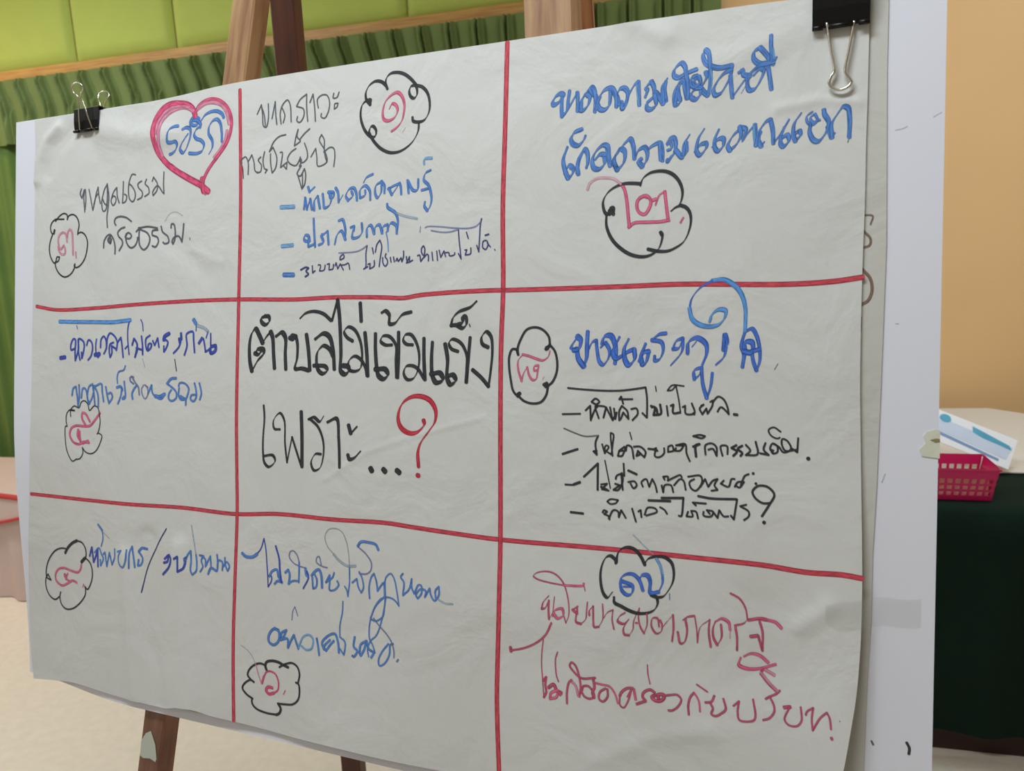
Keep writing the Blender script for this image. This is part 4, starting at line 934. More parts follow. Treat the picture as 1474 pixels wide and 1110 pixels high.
blue 2.7 r 3095 3690 3128 3822 3104 3900
G number_cloud|thin black cloud outline around the Thai number four
black 1.7 r 816 4187 815 4102 891 4106 798 4102
black 1.7 r 891 4100 798 4096 739 4153 728 4250 748 4328 718 4323 710 4493 745 4674 845 4802 923 4768
black 1.7 r 806 4096 882 4040 974 4061 1015 3988 1073 3963 1140 4009 1173 4092 1263 4029 1329 4051 1362 4157 1372 4263 1332 4395 1316 4408
black 1.7 r 1332 4390 1406 4428 1382 4512 1300 4635 1201 4681 1101 4662 1038 4605
black 1.7 r 1043 4605 1047 4683 991 4758 923 4774
H thai_numeral|crimson numeral
pinkred 3.4 r 1183 4246 1099 4142 1041 4131 1034 4204 1101 4297
pinkred 3.4 r 1370 4121 1265 4232 1184 4300 1051 4311 917 4310 825 4355 799 4441 866 4535 967 4561 1068 4526 1168 4533
pinkred 3.8 r 959 4362 951 4447 984 4494
pinkred 3.8 r 984 4385 993 4457 1018 4540 1151 4510
G number_cloud|black cloud outline around the Thai number five
black 4.3 r 633 6105 706 6016 804 5944 899 5903
black 2.3 r 899 5903 1008 5922 1079 6011 1076 6109 1018 6164
black 4.8 r 980 6193 1057 6129
black 2.3 r 1066 6122 1166 6183 1210 6298 1190 6433 1104 6554 1048 6525
black 2.3 r 1061 6535 1056 6633 950 6758 774 6870 614 6895 513 6836 484 6741 505 6675
black 2.3 r 484 6741 371 6801 249 6762 173 6659 170 6533 225 6456 290 6536
black 2.3 r 290 6536 192 6504 190 6403 263 6242 413 6099 551 6046 647 6041
H thai_numeral|crimson numeral
pinkred 3.1 r 979 6230 958 6294 899 6344 744 6339 589 6322 469 6355 395 6440 410 6526 538 6577 659 6536 779 6476 875 6494
pinkred 5.3 r 604 6413 632 6459
pinkred 2.9 r 674 6391 621 6473 739 6500
pinkred 1.5 r 1000 6544 1020 6492 1047 6537
G written_line|blue line with a tall slash in the bottom left cell
blue 3.2 r 1334 5637 1419 5712
blue 2.1 r 1368 5670 1419 5736 1428 5831 1393 5929
faint 1.7 r 1436 5735 1555 5806
navyblue 3.2 r 1159 6087 1207 5961 1239 6162 1295 6060 1322 5985 1329 6211
blue 2.6 r 1259 6028 1349 5958 1401 6036 1436 6091 1382 6193 1374 6110
blue 2.6 r 1436 6032 1470 6004 1505 6190 1557 5995 1609 6155 1664 6042 1661 5936
blue 2.6 r 1721 5964 1796 5943 1746 6030 1765 6121 1842 6158 1886 6072 1894 5923
blue 2.6 r 1941 6161 1945 5953 1980 5870 2008 6007 2031 6144
blue 3.3 r 2231 5885 2132 5883 2085 5932
blue 2.6 r 2085 5932 2149 6020 2123 6103 2077 6117 2088 6036
navy 1.8 r 2574 5584 2402 5832 2256 6093 2193 6268 2142 6465
navyblue 3.3 r 2533 6032 2603 6004 2617 5924 2547 5981
navyblue 3.3 r 2632 5917 2662 5967 2632 6069 2519 6185
navyblue 3.2 r 2725 5958 2796 5920 2797 6026 2798 6113 2891 6057 2924 5921 2909 5960
blue 2.5 r 2898 5932 2910 5988 2950 5881 2992 5830 3000 5954 2992 6079 3020 6134 3077 6081 3088 5975 3074 5871
faintblue 1.8 r 2995 5505 3035 5693 3074 5871
blue 2.5 r 3129 5875 3196 5878 3160 5939 3185 6013 3143 6084
blue 2.5 r 3159 5882 3221 5914 3228 6008 3305 5868 3318 5999
blue 3.2 r 3271 6099 3319 6018 3403 6047
blue 2.5 r 3413 5838 3426 5969 3415 6046 3438 5911 3497 5924 3498 6028
blue 2.4 r 3538 5864 3545 5957 3581 6028 3610 5969 3568 5917 3510 5979
G written_line|blue first line in the bottom middle cell
blue 3.9 r 3806 5782 3865 5818 3969 5813 4037 5769
navyblue 1.7 r 4025 5779 4092 5699 4135 5571 4165 5702 4185 5902 4198 6039 4205 6158 4255 6070 4248 6016 4209 6020
blue 3.1 r 4220 6028 4264 5959 4330 5934 4353 6014
navyblue 2.5 r 4308 5648 4360 5794 4373 5930 4398 6083
blue 2.9 r 4299 6111 4343 6070 4409 6082 4353 6014
blue 2.9 r 4450 5959 4493 5918 4515 5971 4506 6090
blue 2.4 r 4496 6091 4560 6048 4647 6039
navyl 1.7 r 4733 5871 4644 5857 4557 5821 4507 5762 4522 5697 4566 5684 4621 5733 4650 5812
blue 2.3 r 4650 5812 4651 5920 4647 6057
blue 3.3 r 4744 5874 4755 5954 4777 5970
navyblue 2.0 r 4766 5908 4788 5978 4713 6122
blue 3.3 r 4832 5955 4886 5895 4940 5871 4973 5939 4985 6081
blue 2.5 r 4843 5972 4855 6105 4898 6082 4909 5991 4876 5932
navyl 1.7 r 5058 5836 4972 5823 4902 5785 4907 5731 4939 5714 4972 5814
blue 2.3 r 5154 5884 5133 5939 5038 6012 5091 5917 5092 6006 5093 6095 5156 6088 5219 6019 5197 5977
faintblue 3.3 r 5447 5776 5328 5783 5218 5732 5145 5667
greyl 1.3 r 5145 5667 5058 5583 5020 5472 5068 5385 5165 5362 5250 5390 5312 5487 5350 5638 5364 5800
blue 1.8 r 5364 5800 5367 5973 5348 6139 5332 6069 5301 6027
blue 3.2 r 5473 5544 5514 5490 5620 5485 5714 5502 5749 5559
navyl 1.8 r 5479 5549 5587 5625 5659 5719 5649 5811 5591 5852 5496 5857
blue 2.1 r 5403 5974 5467 5921 5487 6011 5530 6077 5559 6013 5532 5894 5496 5837
blue 2.2 r 5645 6129 5635 5994 5662 5880 5696 5836 5733 5932 5748 6031 5815 5933 5839 5961
blue 2.9 r 5838 5921 5849 6099
blue 1.8 r 5838 5941 5859 5859 5916 5813 5963 5867 6001 6002 6034 6166 5970 6105 5877 6086 5797 6115 5718 6215 5673 6331
blue 1.9 r 5854 6098 5846 6199 5825 6312 5733 6374 5662 6353 5673 6331
blue 2.2 r 6075 5796 6048 5838 6089 5893 6082 6042 6159 5964 6189 5843 6192 5941 6227 6005
blue 2.2 r 6227 6005 6280 5901 6314 5907 6317 5995 6274 6054 6250 6022 6304 5947 6371 5959 6362 6029 6420 5924 6439 6000 6484 6053 6537 5989 6534 5892 6492 5945 6499 6022
faintblue 2.3 r 6538 6037 6615 6067 6712 6064
G written_line|blue second line in the bottom middle cell with tall loops
blue 3.4 r 4366 6664 4292 6661 4220 6755 4228 6827 4295 6854 4367 6796 4373 6687 4307 6647
blue 2.9 r 4396 6780 4410 6694 4481 6649 4439 6738 4396 6780 4497 6754 4506 6861 4541 6784 4589 6695 4657 6852
bluel 2.5 r 4656 6840 4724 6701 4808 6666 4866 6717 4841 6826 4770 6848 4698 6811
navyl 1.3 r 4557 6520 4569 6411 4597 6354 4641 6462
blue 2.8 r 4916 6692 4940 6788 4957 6885
blue 2.8 r 5109 6681 5025 6776 5055 6818 5124 6726 5165 6685
blue 3.0 r 5026 6810 4996 6733 5079 6639 5177 6602 5222 6688 5240 6812
blue 1.8 r 5280 6206 5275 6334 5244 6500 5248 6626
blue 2.1 r 5248 6626 5319 6674 5322 6765 5310 6824 5252 6764
blue 2.8 r 5453 6597 5444 6713 5493 6752 5448 6826 5427 6818
blue 2.8 r 5527 6769 5537 6677 5616 6620 5580 6739 5542 6801 5513 6760
blue 2.7 r 5616 6620 5646 6707 5713 6742 5682 6803
blue 1.8 r 5649 6797 5632 6709 5670 6613 5748 6534 5822 6320 5861 6090
blue 1.8 r 5835 6093 5727 6208 5664 6363 5647 6491 5656 6592 5697 6654 5733 6740
navyl 1.8 r 5703 6347 5785 6427 5878 6505 5944 6586 5978 6683 5980 6761
blue 2.2 r 5906 6614 5818 6727 5781 6823 5796 6877 5860 6845 5921 6735 5932 6621 5970 6605
navyl 2.4 r 6019 6800 6037 6775
G number_cloud|black cloud outline around the Thai number six
black 3.4 r 4192 7174 4175 7131 4191 7082 4269 7053 4370 7056 4448 7081 4515 7096
black 2.5 r 4382 7114 4470 7064 4569 7036 4646 7069 4681 7154 4662 7265
black 2.5 r 4629 7261 4668 7273 4686 7359 4667 7462 4590 7529 4478 7550 4365 7560
black 3.4 r 4371 7559 4411 7616 4389 7675 4345 7701
black 2.6 r 4356 7699 4199 7703 4054 7676 3992 7629 3980 7576 3991 7555
black 2.6 r 3991 7560 3896 7514 3839 7448 3871 7387 3959 7333 4010 7353
black 2.6 r 3971 7336 3914 7279 3935 7211 4012 7140 4101 7109 4175 7122
H thai_numeral|crimson numeral
faintpink 1.1 r 3805 6923 3908 6974 3977 7039 4029 7124
pink 1.5 r 4029 7124 4070 7238 4122 7360
crimson 2.9 r 4127 7350 4154 7263
crimson 2.2 r 4154 7263 4192 7202 4248 7184 4327 7209 4373 7303 4363 7396 4307 7441
crimson 3.8 r 4307 7441 4229 7463 4190 7423 4217 7382 4284 7381
crimson 1.2 r 4475 7382 4448 7436
G number_cloud|black cloud outline around the Thai number eight
black 2.6 r 7437 3306 7436 3243 7469 3153 7535 3054 7630 3029 7716 3056 7783 3128 7798 3216
black 3.7 r 7752 3261 7794 3221
black 3.7 r 7756 3243 7775 3252
black 2.6 r 7798 3216 7851 3278 7880 3393 7873 3508 7827 3606 7781 3642
black 3.7 r 7734 3634 7771 3616
black 3.7 r 7753 3652 7781 3642
black 2.6 r 7781 3651 7763 3740 7708 3813 7613 3833 7516 3809 7448 3756
black 4.1 r 7447 3738 7467 3729
black 2.6 r 7443 3765 7389 3703 7358 3577 7338 3433 7340 3333 7373 3261 7431 3261
black 3.0 r 7422 3261 7442 3319
H thai_numeral|crimson numeral
pinkred 2.9 n 7799 3278 7777 3340 7720 3376 7644 3359 7567 3332 7490 3315
pinkred 2.9 n 7495 3315 7443 3378 7444 3477 7484 3598 7503 3521 7545 3449 7570 3538 7609 3583 7647 3573 7665 3484 7674 3430 7626 3439 7627 3484 7665 3475
pinkred 1.2 n 7737 3545 7719 3581
G written_line|bold blue heading line in the middle right cell
blue2 6.6 n 8027 3252 8036 3225 8098 3129 8131 3165 8109 3261 8055 3269 8091 3252 8111 3357 8167 3435 8197 3348 8200 3200 8207 3078
blue2 4.8 n 8210 3278 8254 3191 8298 3165 8309 3269 8337 3390 8373 3416 8426 3355 8438 3269 8397 3192 8344 3243
blue2 6.5 n 8353 3209 8387 3131 8449 3123 8494 3209 8505 3303 8497 3406
blue2 6.5 n 8636 3156 8591 3259 8604 3373 8640 3418 8697 3361 8695 3259 8638 3281 8510 3350 8474 3293 8542 3133
blue2 6.4 n 8809 3202 8743 3383 8799 3292 8844 3281 8812 3394 8778 3417 8765 3326 8809 3202
blue2 4.7 n 9011 3102 8944 3113 8871 3169 8967 3191 8985 3270 8948 3359 8903 3371 8902 3326
blue2 4.6 n 9178 3148 9112 3181 9080 3259 9136 3248 9168 3192 9178 3148 9169 3281 9061 3420
blue2 5.5 n 9225 3303 9234 3192 9309 3149 9397 3204 9409 3292 9368 3412
blue2 3.7 n 9310 3182 9267 3237
blue2 4.6 n 9368 3434 9293 3468 9294 3556 9348 3500 9363 3456
blue2 4.6 n 9363 3445 9377 3599 9417 3735 9452 3620 9466 3488
blue2 5.4 n 9572 3117 9564 3270 9600 3204 9582 3117
blue2 4.5 n 9595 3237 9570 3335 9497 3411
bluel2 5.0 n 9431 2996 9457 2920 9520 2877 9579 2889 9574 2954 9522 3019 9437 3040 9329 3017 9263 2961 9237 2861
blue2 3.7 n 9237 2861 9259 2762 9345 2655 9451 2598
bluel2 5.0 n 9451 2598 9558 2590 9664 2653 9728 2741 9762 2860 9765 3086
blue2 5.8 n 9765 3086 9736 3216 9759 3302 9745 3431
blue2 4.5 n 9776 3086 9827 3065 9870 3130 9903 3280 9900 3387 9875 3462 9843 3366 9831 3291
blue2 5.8 n 9769 3302 9767 3194 9829 3194 9831 3291 9758 3280
blue2 5.8 n 9790 3291 9903 3259
navy 1.8 n 10068 3397 10038 3450
G written_line|black first bullet line in the middle right cell
black 2.0 r 8000 3662 8157 3673 8367 3682 8547 3679 8682 3663 8816 3641
black 2.0 r 8816 3641 8831 3746 8834 3943 8787 3898
black 2.0 r 7946 3935 8139 3925
black 2.1 r 8195 3889 8244 3840 8253 3989
black 2.0 r 8253 3982 8301 3866 8328 3838 8257 3800 8299 3765 8341 3797 8300 3839 8337 3966
black 2.0 r 8342 3838 8405 3850 8386 3958 8412 3849 8440 3902 8483 3981 8453 3848
black 2.0 r 8483 3981 8523 3900 8510 3967 8495 3860
black 2.0 r 8551 3979 8550 3886 8576 3832 8632 3883 8646 3962 8591 3898 8565 3965 8551 3979
black 2.0 r 8684 3762 8548 3766 8568 3738 8590 3811
black 2.0 r 8672 3862 8726 3854 8740 3906 8687 3974
black 1.2 r 8915 3626 8923 3678
black 2.4 r 8879 3836 8912 3836 8900 3915 8972 3899 8964 3808
black 2.4 r 8872 3824 8925 3848 8939 3900
black 1.9 r 9030 3819 9044 3917
black 2.2 r 9069 3818 9095 3805 9096 3889 9161 3881
black 1.5 r 9195 3621 9079 3616 9034 3669 9079 3662 9117 3616 9146 3751 9167 3887
black 1.9 r 9186 3828 9211 3814 9219 3892 9302 3883 9274 3787
black 2.0 r 9289 3883 9302 3896
black 1.9 r 9364 3810 9389 3797 9352 3836 9378 3893 9415 3834 9428 3885 9471 3807 9476 3756 9451 3770
black 1.9 r 9521 3863 9552 3818 9614 3867 9627 3885 9614 3816 9575 3741 9525 3717 9476 3769
black 2.7 r 9676 3884 9707 3887
G written_line|black second bullet line in the middle right cell
greyd 1.3 r 7963 4081 8064 4118 8192 4154 8333 4142
black 2.1 r 8333 4142 8306 4217 8322 4338 8286 4306 8321 4297
black 2.5 r 7952 4350 8116 4291
black 1.8 r 8376 4227 8405 4320 8446 4251 8418 4239 8405 4280 8475 4330 8487 4222 8492 4122 8464 4109 8465 4156 8488 4343
black 1.3 r 8662 4095 8683 4167
black 2.0 r 8556 4286 8543 4340 8584 4338 8611 4283 8556 4286 8610 4243 8624 4283 8637 4229 8678 4240 8707 4358
black 2.0 r 8746 4290 8733 4330 8773 4308 8746 4277 8814 4339 8826 4286 8772 4236 8705 4239
black 2.2 r 8852 4252 8906 4256 8945 4267
black 1.9 r 8906 4256 8932 4241 8920 4321 8960 4332 9011 4290 9011 4238
black 1.9 r 9050 4236 9050 4275 9102 4259 9088 4208 9050 4223
black 1.9 r 9128 4232 9115 4259 9167 4256 9205 4203 9127 4206 9217 4189 9232 4279 9265 4355
black 1.9 r 9293 4108 9356 4093 9407 4104 9382 4124 9293 4108
black 2.5 r 9294 4211 9357 4183 9320 4197 9324 4307
black 1.9 r 9415 4283 9413 4191 9473 4171 9516 4204 9521 4290 9482 4223 9440 4234
black 1.9 r 9576 4287 9558 4193 9616 4191 9622 4268
black 2.3 r 9704 4178 9658 4206 9709 4238 9676 4282
black 2.3 r 9758 4180 9717 4212 9759 4252 9743 4279
black 2.0 r 9790 4170 9832 4223 9792 4268 9898 4254 9880 4136
black 2.0 r 9969 4145 9954 4209 10000 4257 9922 4244
black 1.8 r 10043 4213 10019 4206 10035 4239 10075 4228 10074 4169 10034 4146 10011 4198 10044 4242
black 1.8 r 10042 4150 10090 4177 10131 4225 10186 4206 10198 4180 10161 4115 10121 4100 10114 4142 10147 4208 10249 4195
black 1.6 r 10104 4034 10039 3994 9995 4021 10016 4071 10073 4098 10097 4089
black 1.8 r 10259 4086 10253 4219 10210 4188
black 3.6 r 10346 4273 10354 4272
G written_line|black third bullet line in the middle right cell
black 2.0 r 7987 4665 8072 4664
black 2.9 r 8080 4659 8147 4631
black 2.4 r 8188 4572 8335 4428 8336 4698
black 2.0 r 8371 4640 8436 4628 8380 4687 8454 4698
black 2.4 r 8371 4664 8437 4691
black 1.4 r 8408 4392 8470 4673
black 2.0 r 8518 4623 8566 4635 8502 4687 8551 4684 8598 4586 8588 4508
black 2.0 r 8525 4575 8532 4543 8580 4517 8599 4680
black 2.0 r 8603 4413 8613 4538
black 2.5 r 8652 4481 8740 4515
black 2.0 r 8654 4598 8717 4587 8742 4624 8711 4657 8678 4613
black 1.9 r 8805 4635 8789 4590 8835 4556 8868 4631 8898 4552 8930 4612 8947 4680
black 1.9 r 8992 4608 9009 4676 9023 4606 9085 4602 9109 4669
black 1.9 r 9022 4552 9006 4522 9053 4519 9053 4558 9114 4523 9175 4496 9190 4518
black 1.9 r 9115 4600 9175 4535 9206 4548 9230 4638
black 1.9 r 9250 4507 9370 4492 9386 4552 9328 4639 9283 4619 9266 4559 9311 4526
black 1.9 r 9372 4598 9415 4520 9446 4593 9490 4530 9533 4512 9505 4574 9535 4617 9477 4629
black 1.9 r 9592 4523 9564 4555 9637 4580 9665 4504 9693 4502
black 1.9 r 9695 4576 9723 4530 9780 4526 9738 4581 9709 4568
black 1.9 r 9752 4558 9766 4512 9786 4467 9822 4447
black 2.7 r 9861 4436 9864 4441
black 2.6 r 9887 4531 9891 4537
G written_line|black fourth bullet line ending in a question mark
black 2.5 r 8051 4948 8186 4952
black 1.8 r 8439 4810 8471 4784 8553 4786 8529 4819 8472 4831 8439 4810
black 2.0 r 8392 4925 8408 4900 8441 4913 8409 4939 8458 4959 8467 4990
black 2.0 r 8458 4983 8506 4892 8555 4904 8563 4959 8586 4886 8636 4961
black 2.0 r 8698 4862 8740 4991
black 2.0 r 8762 4888 8786 4870 8795 4940
black 1.9 r 8826 4914 8856 4842 8934 4844 8950 4873 8842 4921
black 1.9 r 8980 4825 9027 4852 9051 4888
black 2.5 r 8863 4767 9080 4759
black 2.5 r 8994 4734 9209 4719
black 2.1 r 9209 4719 9189 4900 9166 4895
black 1.9 r 9256 4849 9242 4896 9302 4891 9286 4839 9332 4843 9355 4909
black 2.0 r 9300 4755 9331 4783
black 2.0 r 9308 4757 9427 4757
black 1.9 r 9406 4837 9407 4875 9481 4876 9495 4830 9436 4820 9466 4855
black 1.9 r 9495 4830 9540 4887 9554 4811 9598 4867 9642 4863
black 2.4 r 9351 4690 9478 4704 9711 4694
black 2.0 r 9719 4694 9693 4889 9664 4854
black 1.9 r 9806 4739 9749 4758 9828 4804 9829 4848 9787 4888
black 2.2 r 10024 4708 9954 4713 9883 4667 9860 4610 9909 4555 9993 4557 10057 4625 10010 4731 9949 4838
black 3.3 r 9966 4892 9974 4897
G number_cloud|bold black cloud outline around the blue Thai number seven
black 3.8 n 8540 5430 8532 5393 8484 5359 8437 5379 8399 5452 8381 5553 8392 5675 8421 5755 8458 5785 8511 5722
black 3.8 n 8548 5421 8554 5345 8585 5288 8654 5255 8724 5267 8786 5322 8837 5414
black 3.7 n 8833 5407 8870 5351 8952 5320 9035 5319 9102 5365 9126 5444 9120 5548 9077 5642 9026 5708 8967 5726
black 4.2 n 8906 5707 8959 5723
black 3.8 n 8967 5730 8971 5789 8938 5853 8871 5892 8773 5907 8689 5891 8603 5856 8533 5826 8528 5773
H thai_numeral|bright blue numeral
blue2 4.2 n 8614 5604 8715 5639 8708 5715 8663 5735 8608 5696 8591 5622 8605 5560 8666 5523 8728 5524 8782 5571 8822 5672
blue2 5.3 n 8782 5563 8812 5522 8865 5517 8893 5574 8898 5685 8981 5668
blue2 2.5 n 8622 5656 8699 5648
blue2 3.5 n 8981 5668 9017 5575 9015 5500
bluel 3.5 n 9015 5500 8991 5406 8953 5343
faintblue 1.4 n 8922 5301 8838 5234 8713 5125
blue 1.4 n 9089 5671 9090 5730
G written_line|crimson first line in the bottom right cell
pinkred 2.9 n 8205 5670 8206 5689 7992 5713
crimson2 1.8 n 7992 5713 7825 5702 7687 5678 7650 5652 7696 5612 7822 5589 7906 5615 7981 5685 8024 5787 8048 5901 8050 6018 8021 6100 7999 6034
crimson2 1.4 n 8206 5689 8222 5745
crimson2 3.2 n 7829 5839 7767 5916 7748 5987 7790 5972 7830 5888 7827 5987 7834 6085
crimson2 1.6 n 7834 6085 7874 6011 7883 5921 7891 5842
pinkred 3.6 n 7875 6050 7895 5989 7977 5959 7989 6026 7927 6063 7885 6019
crimson2 2.9 n 8150 5908 8090 5954 8142 5987 8140 5929
crimson2 2.9 n 8132 5988 8133 6076 8184 6088
crimson2 2.4 n 8184 6088 8234 6033 8242 5945 8250 5857
crimson2 2.9 n 8273 5990 8272 5942 8311 5889 8313 5965 8314 6023
crimson2 2.9 n 8314 6023 8326 6099 8375 6092
crimson2 2.1 n 8375 6092 8414 6010 8410 5857
crimson2 2.1 n 8423 5999 8461 5937 8520 5902 8512 5998 8533 6096
crimson2 3.1 n 8646 5915 8589 5960 8570 6010 8629 6031 8686 5977
crimson2 2.8 n 8676 5988 8630 6079 8640 6135 8688 6139
crimson2 2.1 n 8688 6139 8725 6077 8734 5990 8789 5851
crimson2 2.1 n 8753 6007 8772 6005
crimson2 2.1 n 8789 5851 8781 5946 8801 6039 8839 6102 8867 6012 8866 5898
crimson2 2.4 n 8989 6016 8970 5933 8923 5939 8914 6026 8961 6087 9008 6061 9017 5993 8998 5948
crimson2 1.7 n 9026 6011 9067 5949
crimson2 1.7 n 9033 6005 9125 5879
crimson2 3.0 n 9125 5879 9131 6011 9118 6146
crimson2 2.7 n 9223 5918 9273 5878 9337 5860
crimson2 1.8 n 9337 5860 9357 5978 9367 6121 9393 5963 9482 5877
crimson2 3.0 n 9246 5900 9265 6020 9238 6137 9201 6152 9173 6043
crimson2 3.0 n 9482 5877 9475 5988 9495 6143
crimson2 3.0 n 9590 5908 9596 6035 9557 6114 9521 6046 9515 5955 9536 5888
pinkred 3.4 n 9536 5888 9598 5852 9660 5880 9675 5951
pink 1.3 n 9675 5951 9676 6032
crimson2 2.7 n 9833 5833 9799 5872 9722 5900
crimson2 2.9 n 9722 5900 9741 6014 9743 6137
crimson2 2.0 n 9833 5824 9814 5728 9760 5644 9673 5599
crimson2 4.0 n 9842 5836 9944 5810 10004 5812
pinkred 3.3 n 10004 5812 10089 5826 10141 5871
crimson2 2.9 n 9945 5837 9972 5931 9975 6110 9939 5989
crimson2 4.6 n 9866 5989 9930 5972
crimson2 2.7 n 9939 5971 9939 6007
pinkred 3.3 n 10028 6214 9950 6158 9873 6150 9805 6187
pinkred 4.0 n 9779 6200 9763 6275 9841 6299 9944 6284 10096 6221
crimson2 3.3 n 9970 6307 10003 6266
G written_line|crimson second line in the bottom right cell
crimson2 3.7 r 7401 6445 7407 6485
crimson2 2.1 r 7412 6474 7542 6435 7680 6364 7796 6258 7862 6120
crimson2 1.3 r 7775 6306 7761 6418 7758 6567 7772 6713 7793 6911
crimson2 2.5 r 7793 6911 7818 6853 7805 6776 7814 6696 7778 6742
crimson2 1.5 r 7934 6417 7912 6494 7916 6592 7928 6668 7951 6723
crimson2 3.7 r 7843 6800 7899 6761 7932 6814 7985 6834
pinkred 2.9 r 7862 6914 7871 6854 7943 6812 7934 6882 7862 6914
crimson2 2.9 r 7954 6830 7975 6855
crimson2 2.3 r 8050 6930 8046 6815 8064 6715 8094 6681
pink 2.9 r 8084 6692 8136 6732 8170 6833
crimson2 2.3 r 8180 6841 8193 6752 8175 6639 8132 6530 8090 6502 8070 6539 8112 6591 8195 6646 8346 6622
crimson2 2.3 r 8199 6780 8241 6831 8301 6840 8340 6805 8278 6719 8218 6729 8209 6769
crimson2 2.9 r 8326 6644 8338 6719 8320 6780 8341 6824
pinkred 2.1 r 8337 6672 8417 6678 8496 6685 8556 6751 8588 6841
crimson2 2.3 r 8457 6710 8399 6757 8391 6825 8431 6847 8479 6792 8477 6716
crimson2 2.8 r 8605 6763 8624 6722 8681 6675 8738 6666
crimson2 1.7 r 8605 6763 8612 6856 8647 6874 8693 6796 8724 6678 8683 6760
pinkred 2.8 r 8748 6674 8769 6774
crimson2 2.8 r 8958 6676 8912 6654 8845 6694 8839 6739 8870 6772 8780 6816
crimson2 3.5 r 8966 6697 8929 6725 8960 6750 9013 6749 9049 6714 9048 6684 8989 6694 8997 6722
crimson2 2.1 r 9049 6692 9115 6673 9182 6662 9220 6700 9192 6771 9134 6822 9096 6828
crimson2 1.3 r 8877 6413 8886 6509 8909 6598
crimson2 2.3 r 9297 6833 9291 6738 9308 6662 9343 6613
pinkred 2.0 r 9343 6613 9389 6677 9406 6782
crimson2 1.6 r 9366 6529 9473 6582
crimson2 2.2 r 9454 6686 9512 6668 9539 6606
crimson2 2.2 r 9498 6678 9528 6730 9514 6783 9551 6797 9614 6756 9649 6714 9625 6619
crimson2 2.0 r 9720 6669 9772 6616 9761 6714 9780 6789 9909 6769 9925 6727 9900 6576
crimson2 2.2 r 10014 6553 10047 6526
crimson2 2.0 r 10047 6526 10087 6596 10093 6654 10052 6721 9994 6749
crimson2 2.0 r 10047 6526 10106 6491 10138 6455
pink 3.3 r 10113 6464 10045 6407 9966 6323
crimson2 1.3 r 10114 6481 10028 6410 9958 6333
crimson2 2.6 r 9966 6323 9982 6277
pink 3.3 r 10000 6283 10042 6303 10085 6323
crimson2 3.3 r 10179 6600 10233 6585
crimson2 1.8 r 10225 6595 10186 6705 10220 6749 10294 6745 10334 6690 10325 6566
crimson2 1.8 r 10370 6627 10381 6595 10433 6549 10423 6652 10433 6750 10495 6626 10550 6564 10574 6608 10588 6704
crimson2 2.6 r 10593 6777 10597 6789
grey 0.8 r 10658 6614 10661 6620
G grid_line|left vertical red grid line
red2 5.0 m 3688 55 3714 1434 3702 2721 3693 4099 3710 4787 3722 5287 3699 6084 3685 6795 3717 7877
G grid_line|right vertical red grid line
red2 5.4 m 7266 -9 7256 869 7242 1756 7258 2616 7242 3240 7244 3985 7263 5291 7263 5999 7253 6602 7252 6998 7269 7391 7293 7790 7309 8236
G grid_line|upper horizontal red grid line
red2 5.0 m 133 2658 519 2714 1183 2708 2062 2670 3003 2645 3689 2644 4567 2664 5101 2653 5762 2669 6043 2683 6265 2654 7096 2627 7307 2630 8558 2628 9123 2622 10149 2653 10540 2639 10784 2609
G grid_line|lower horizontal red grid line
red2 5.0 m -29 5320 998 5321 1923 5317 2849 5292 3679 5307 4336 5258 5140 5260 5852 5243 6189 5262 6766 5290 7263 5306 8309 5293 8807 5291 9296 5293 9979 5298 10343 5321 10662 5310 10824 5324
"""
NIB=(math.cos(math.radians(55)),-math.sin(math.radians(55)))
def width_fn(mm,style):
    w=mm/1000
    if style in'rm': return lambda t:w
    return lambda t:w*(.22+.78*abs(t[0]*NIB[1]-t[1]*NIB[0]))
cur=None;last_g=None;kk=0
def finish(g):
    if not g or not g['fs']:return
    o=mesh(g['name'],g['vs'],g['fs'],None,g['parent'],label=g['label'])
    for mname in g['mats']: o.data.materials.append(ink(mname))
    for p,i in zip(o.data.polygons,g['mi']): p.material_index=i
    set_uv(o,g['uv']); return o
layer=0
for ln in DATA.strip().split('\n'):
    if ln[0] in'GH' and ln[1]==' ':
        o=finish(cur)
        if cur and cur['top']: last_g=o
        nm,lab=ln[2:].split('|')
        cur=dict(name=nm,label=lab,vs=[],fs=[],mi=[],uv=[],mats=[],top=ln[0]=='G',parent=sheet if ln[0]=='G' else last_g)
        layer+=1
        if ln[0]=='H': cur['parent']=last_g
        continue
    col,mm,st,*c=ln.split(); c=[int(x)/1e4 for x in c]
    pts=[(c[i],c[i+1]) for i in range(0,len(c),2)]
    if col not in cur['mats']: cur['mats'].append(col)
    mi=cur['mats'].index(col); kk+=1
    # break at cusps so that each piece keeps clean sides
    pieces=[[pts[0]]]
    for i in range(1,len(pts)):
        pieces[-1].append(pts[i])
        if i<len(pts)-1:
            a,b,d=pts[i-1],pts[i],pts[i+1]
            v1=(b[0]-a[0],b[1]-a[1]);v2=(d[0]-b[0],d[1]-b[1])
            cs=(v1[0]*v2[0]+v1[1]*v2[1])/((math.hypot(*v1)*math.hypot(*v2)) or 1e-9)
            if cs<-.25: pieces.append([pts[i]])
    wf=width_fn(float(mm),st)
    for pc in pieces:
        if len(pc)<2: continue
        L=smoothline(pc,.0012 if st!='m' else .006)
        tmp=[];ribbon(cur['vs'],cur['fs'],cur['uv'],tmp,L,wf,lift,kk,.000012*(kk%6)+.00010 if st!='m' else -.00003)
        cur['mi']+= [mi]*len(tmp)
finish(cur)

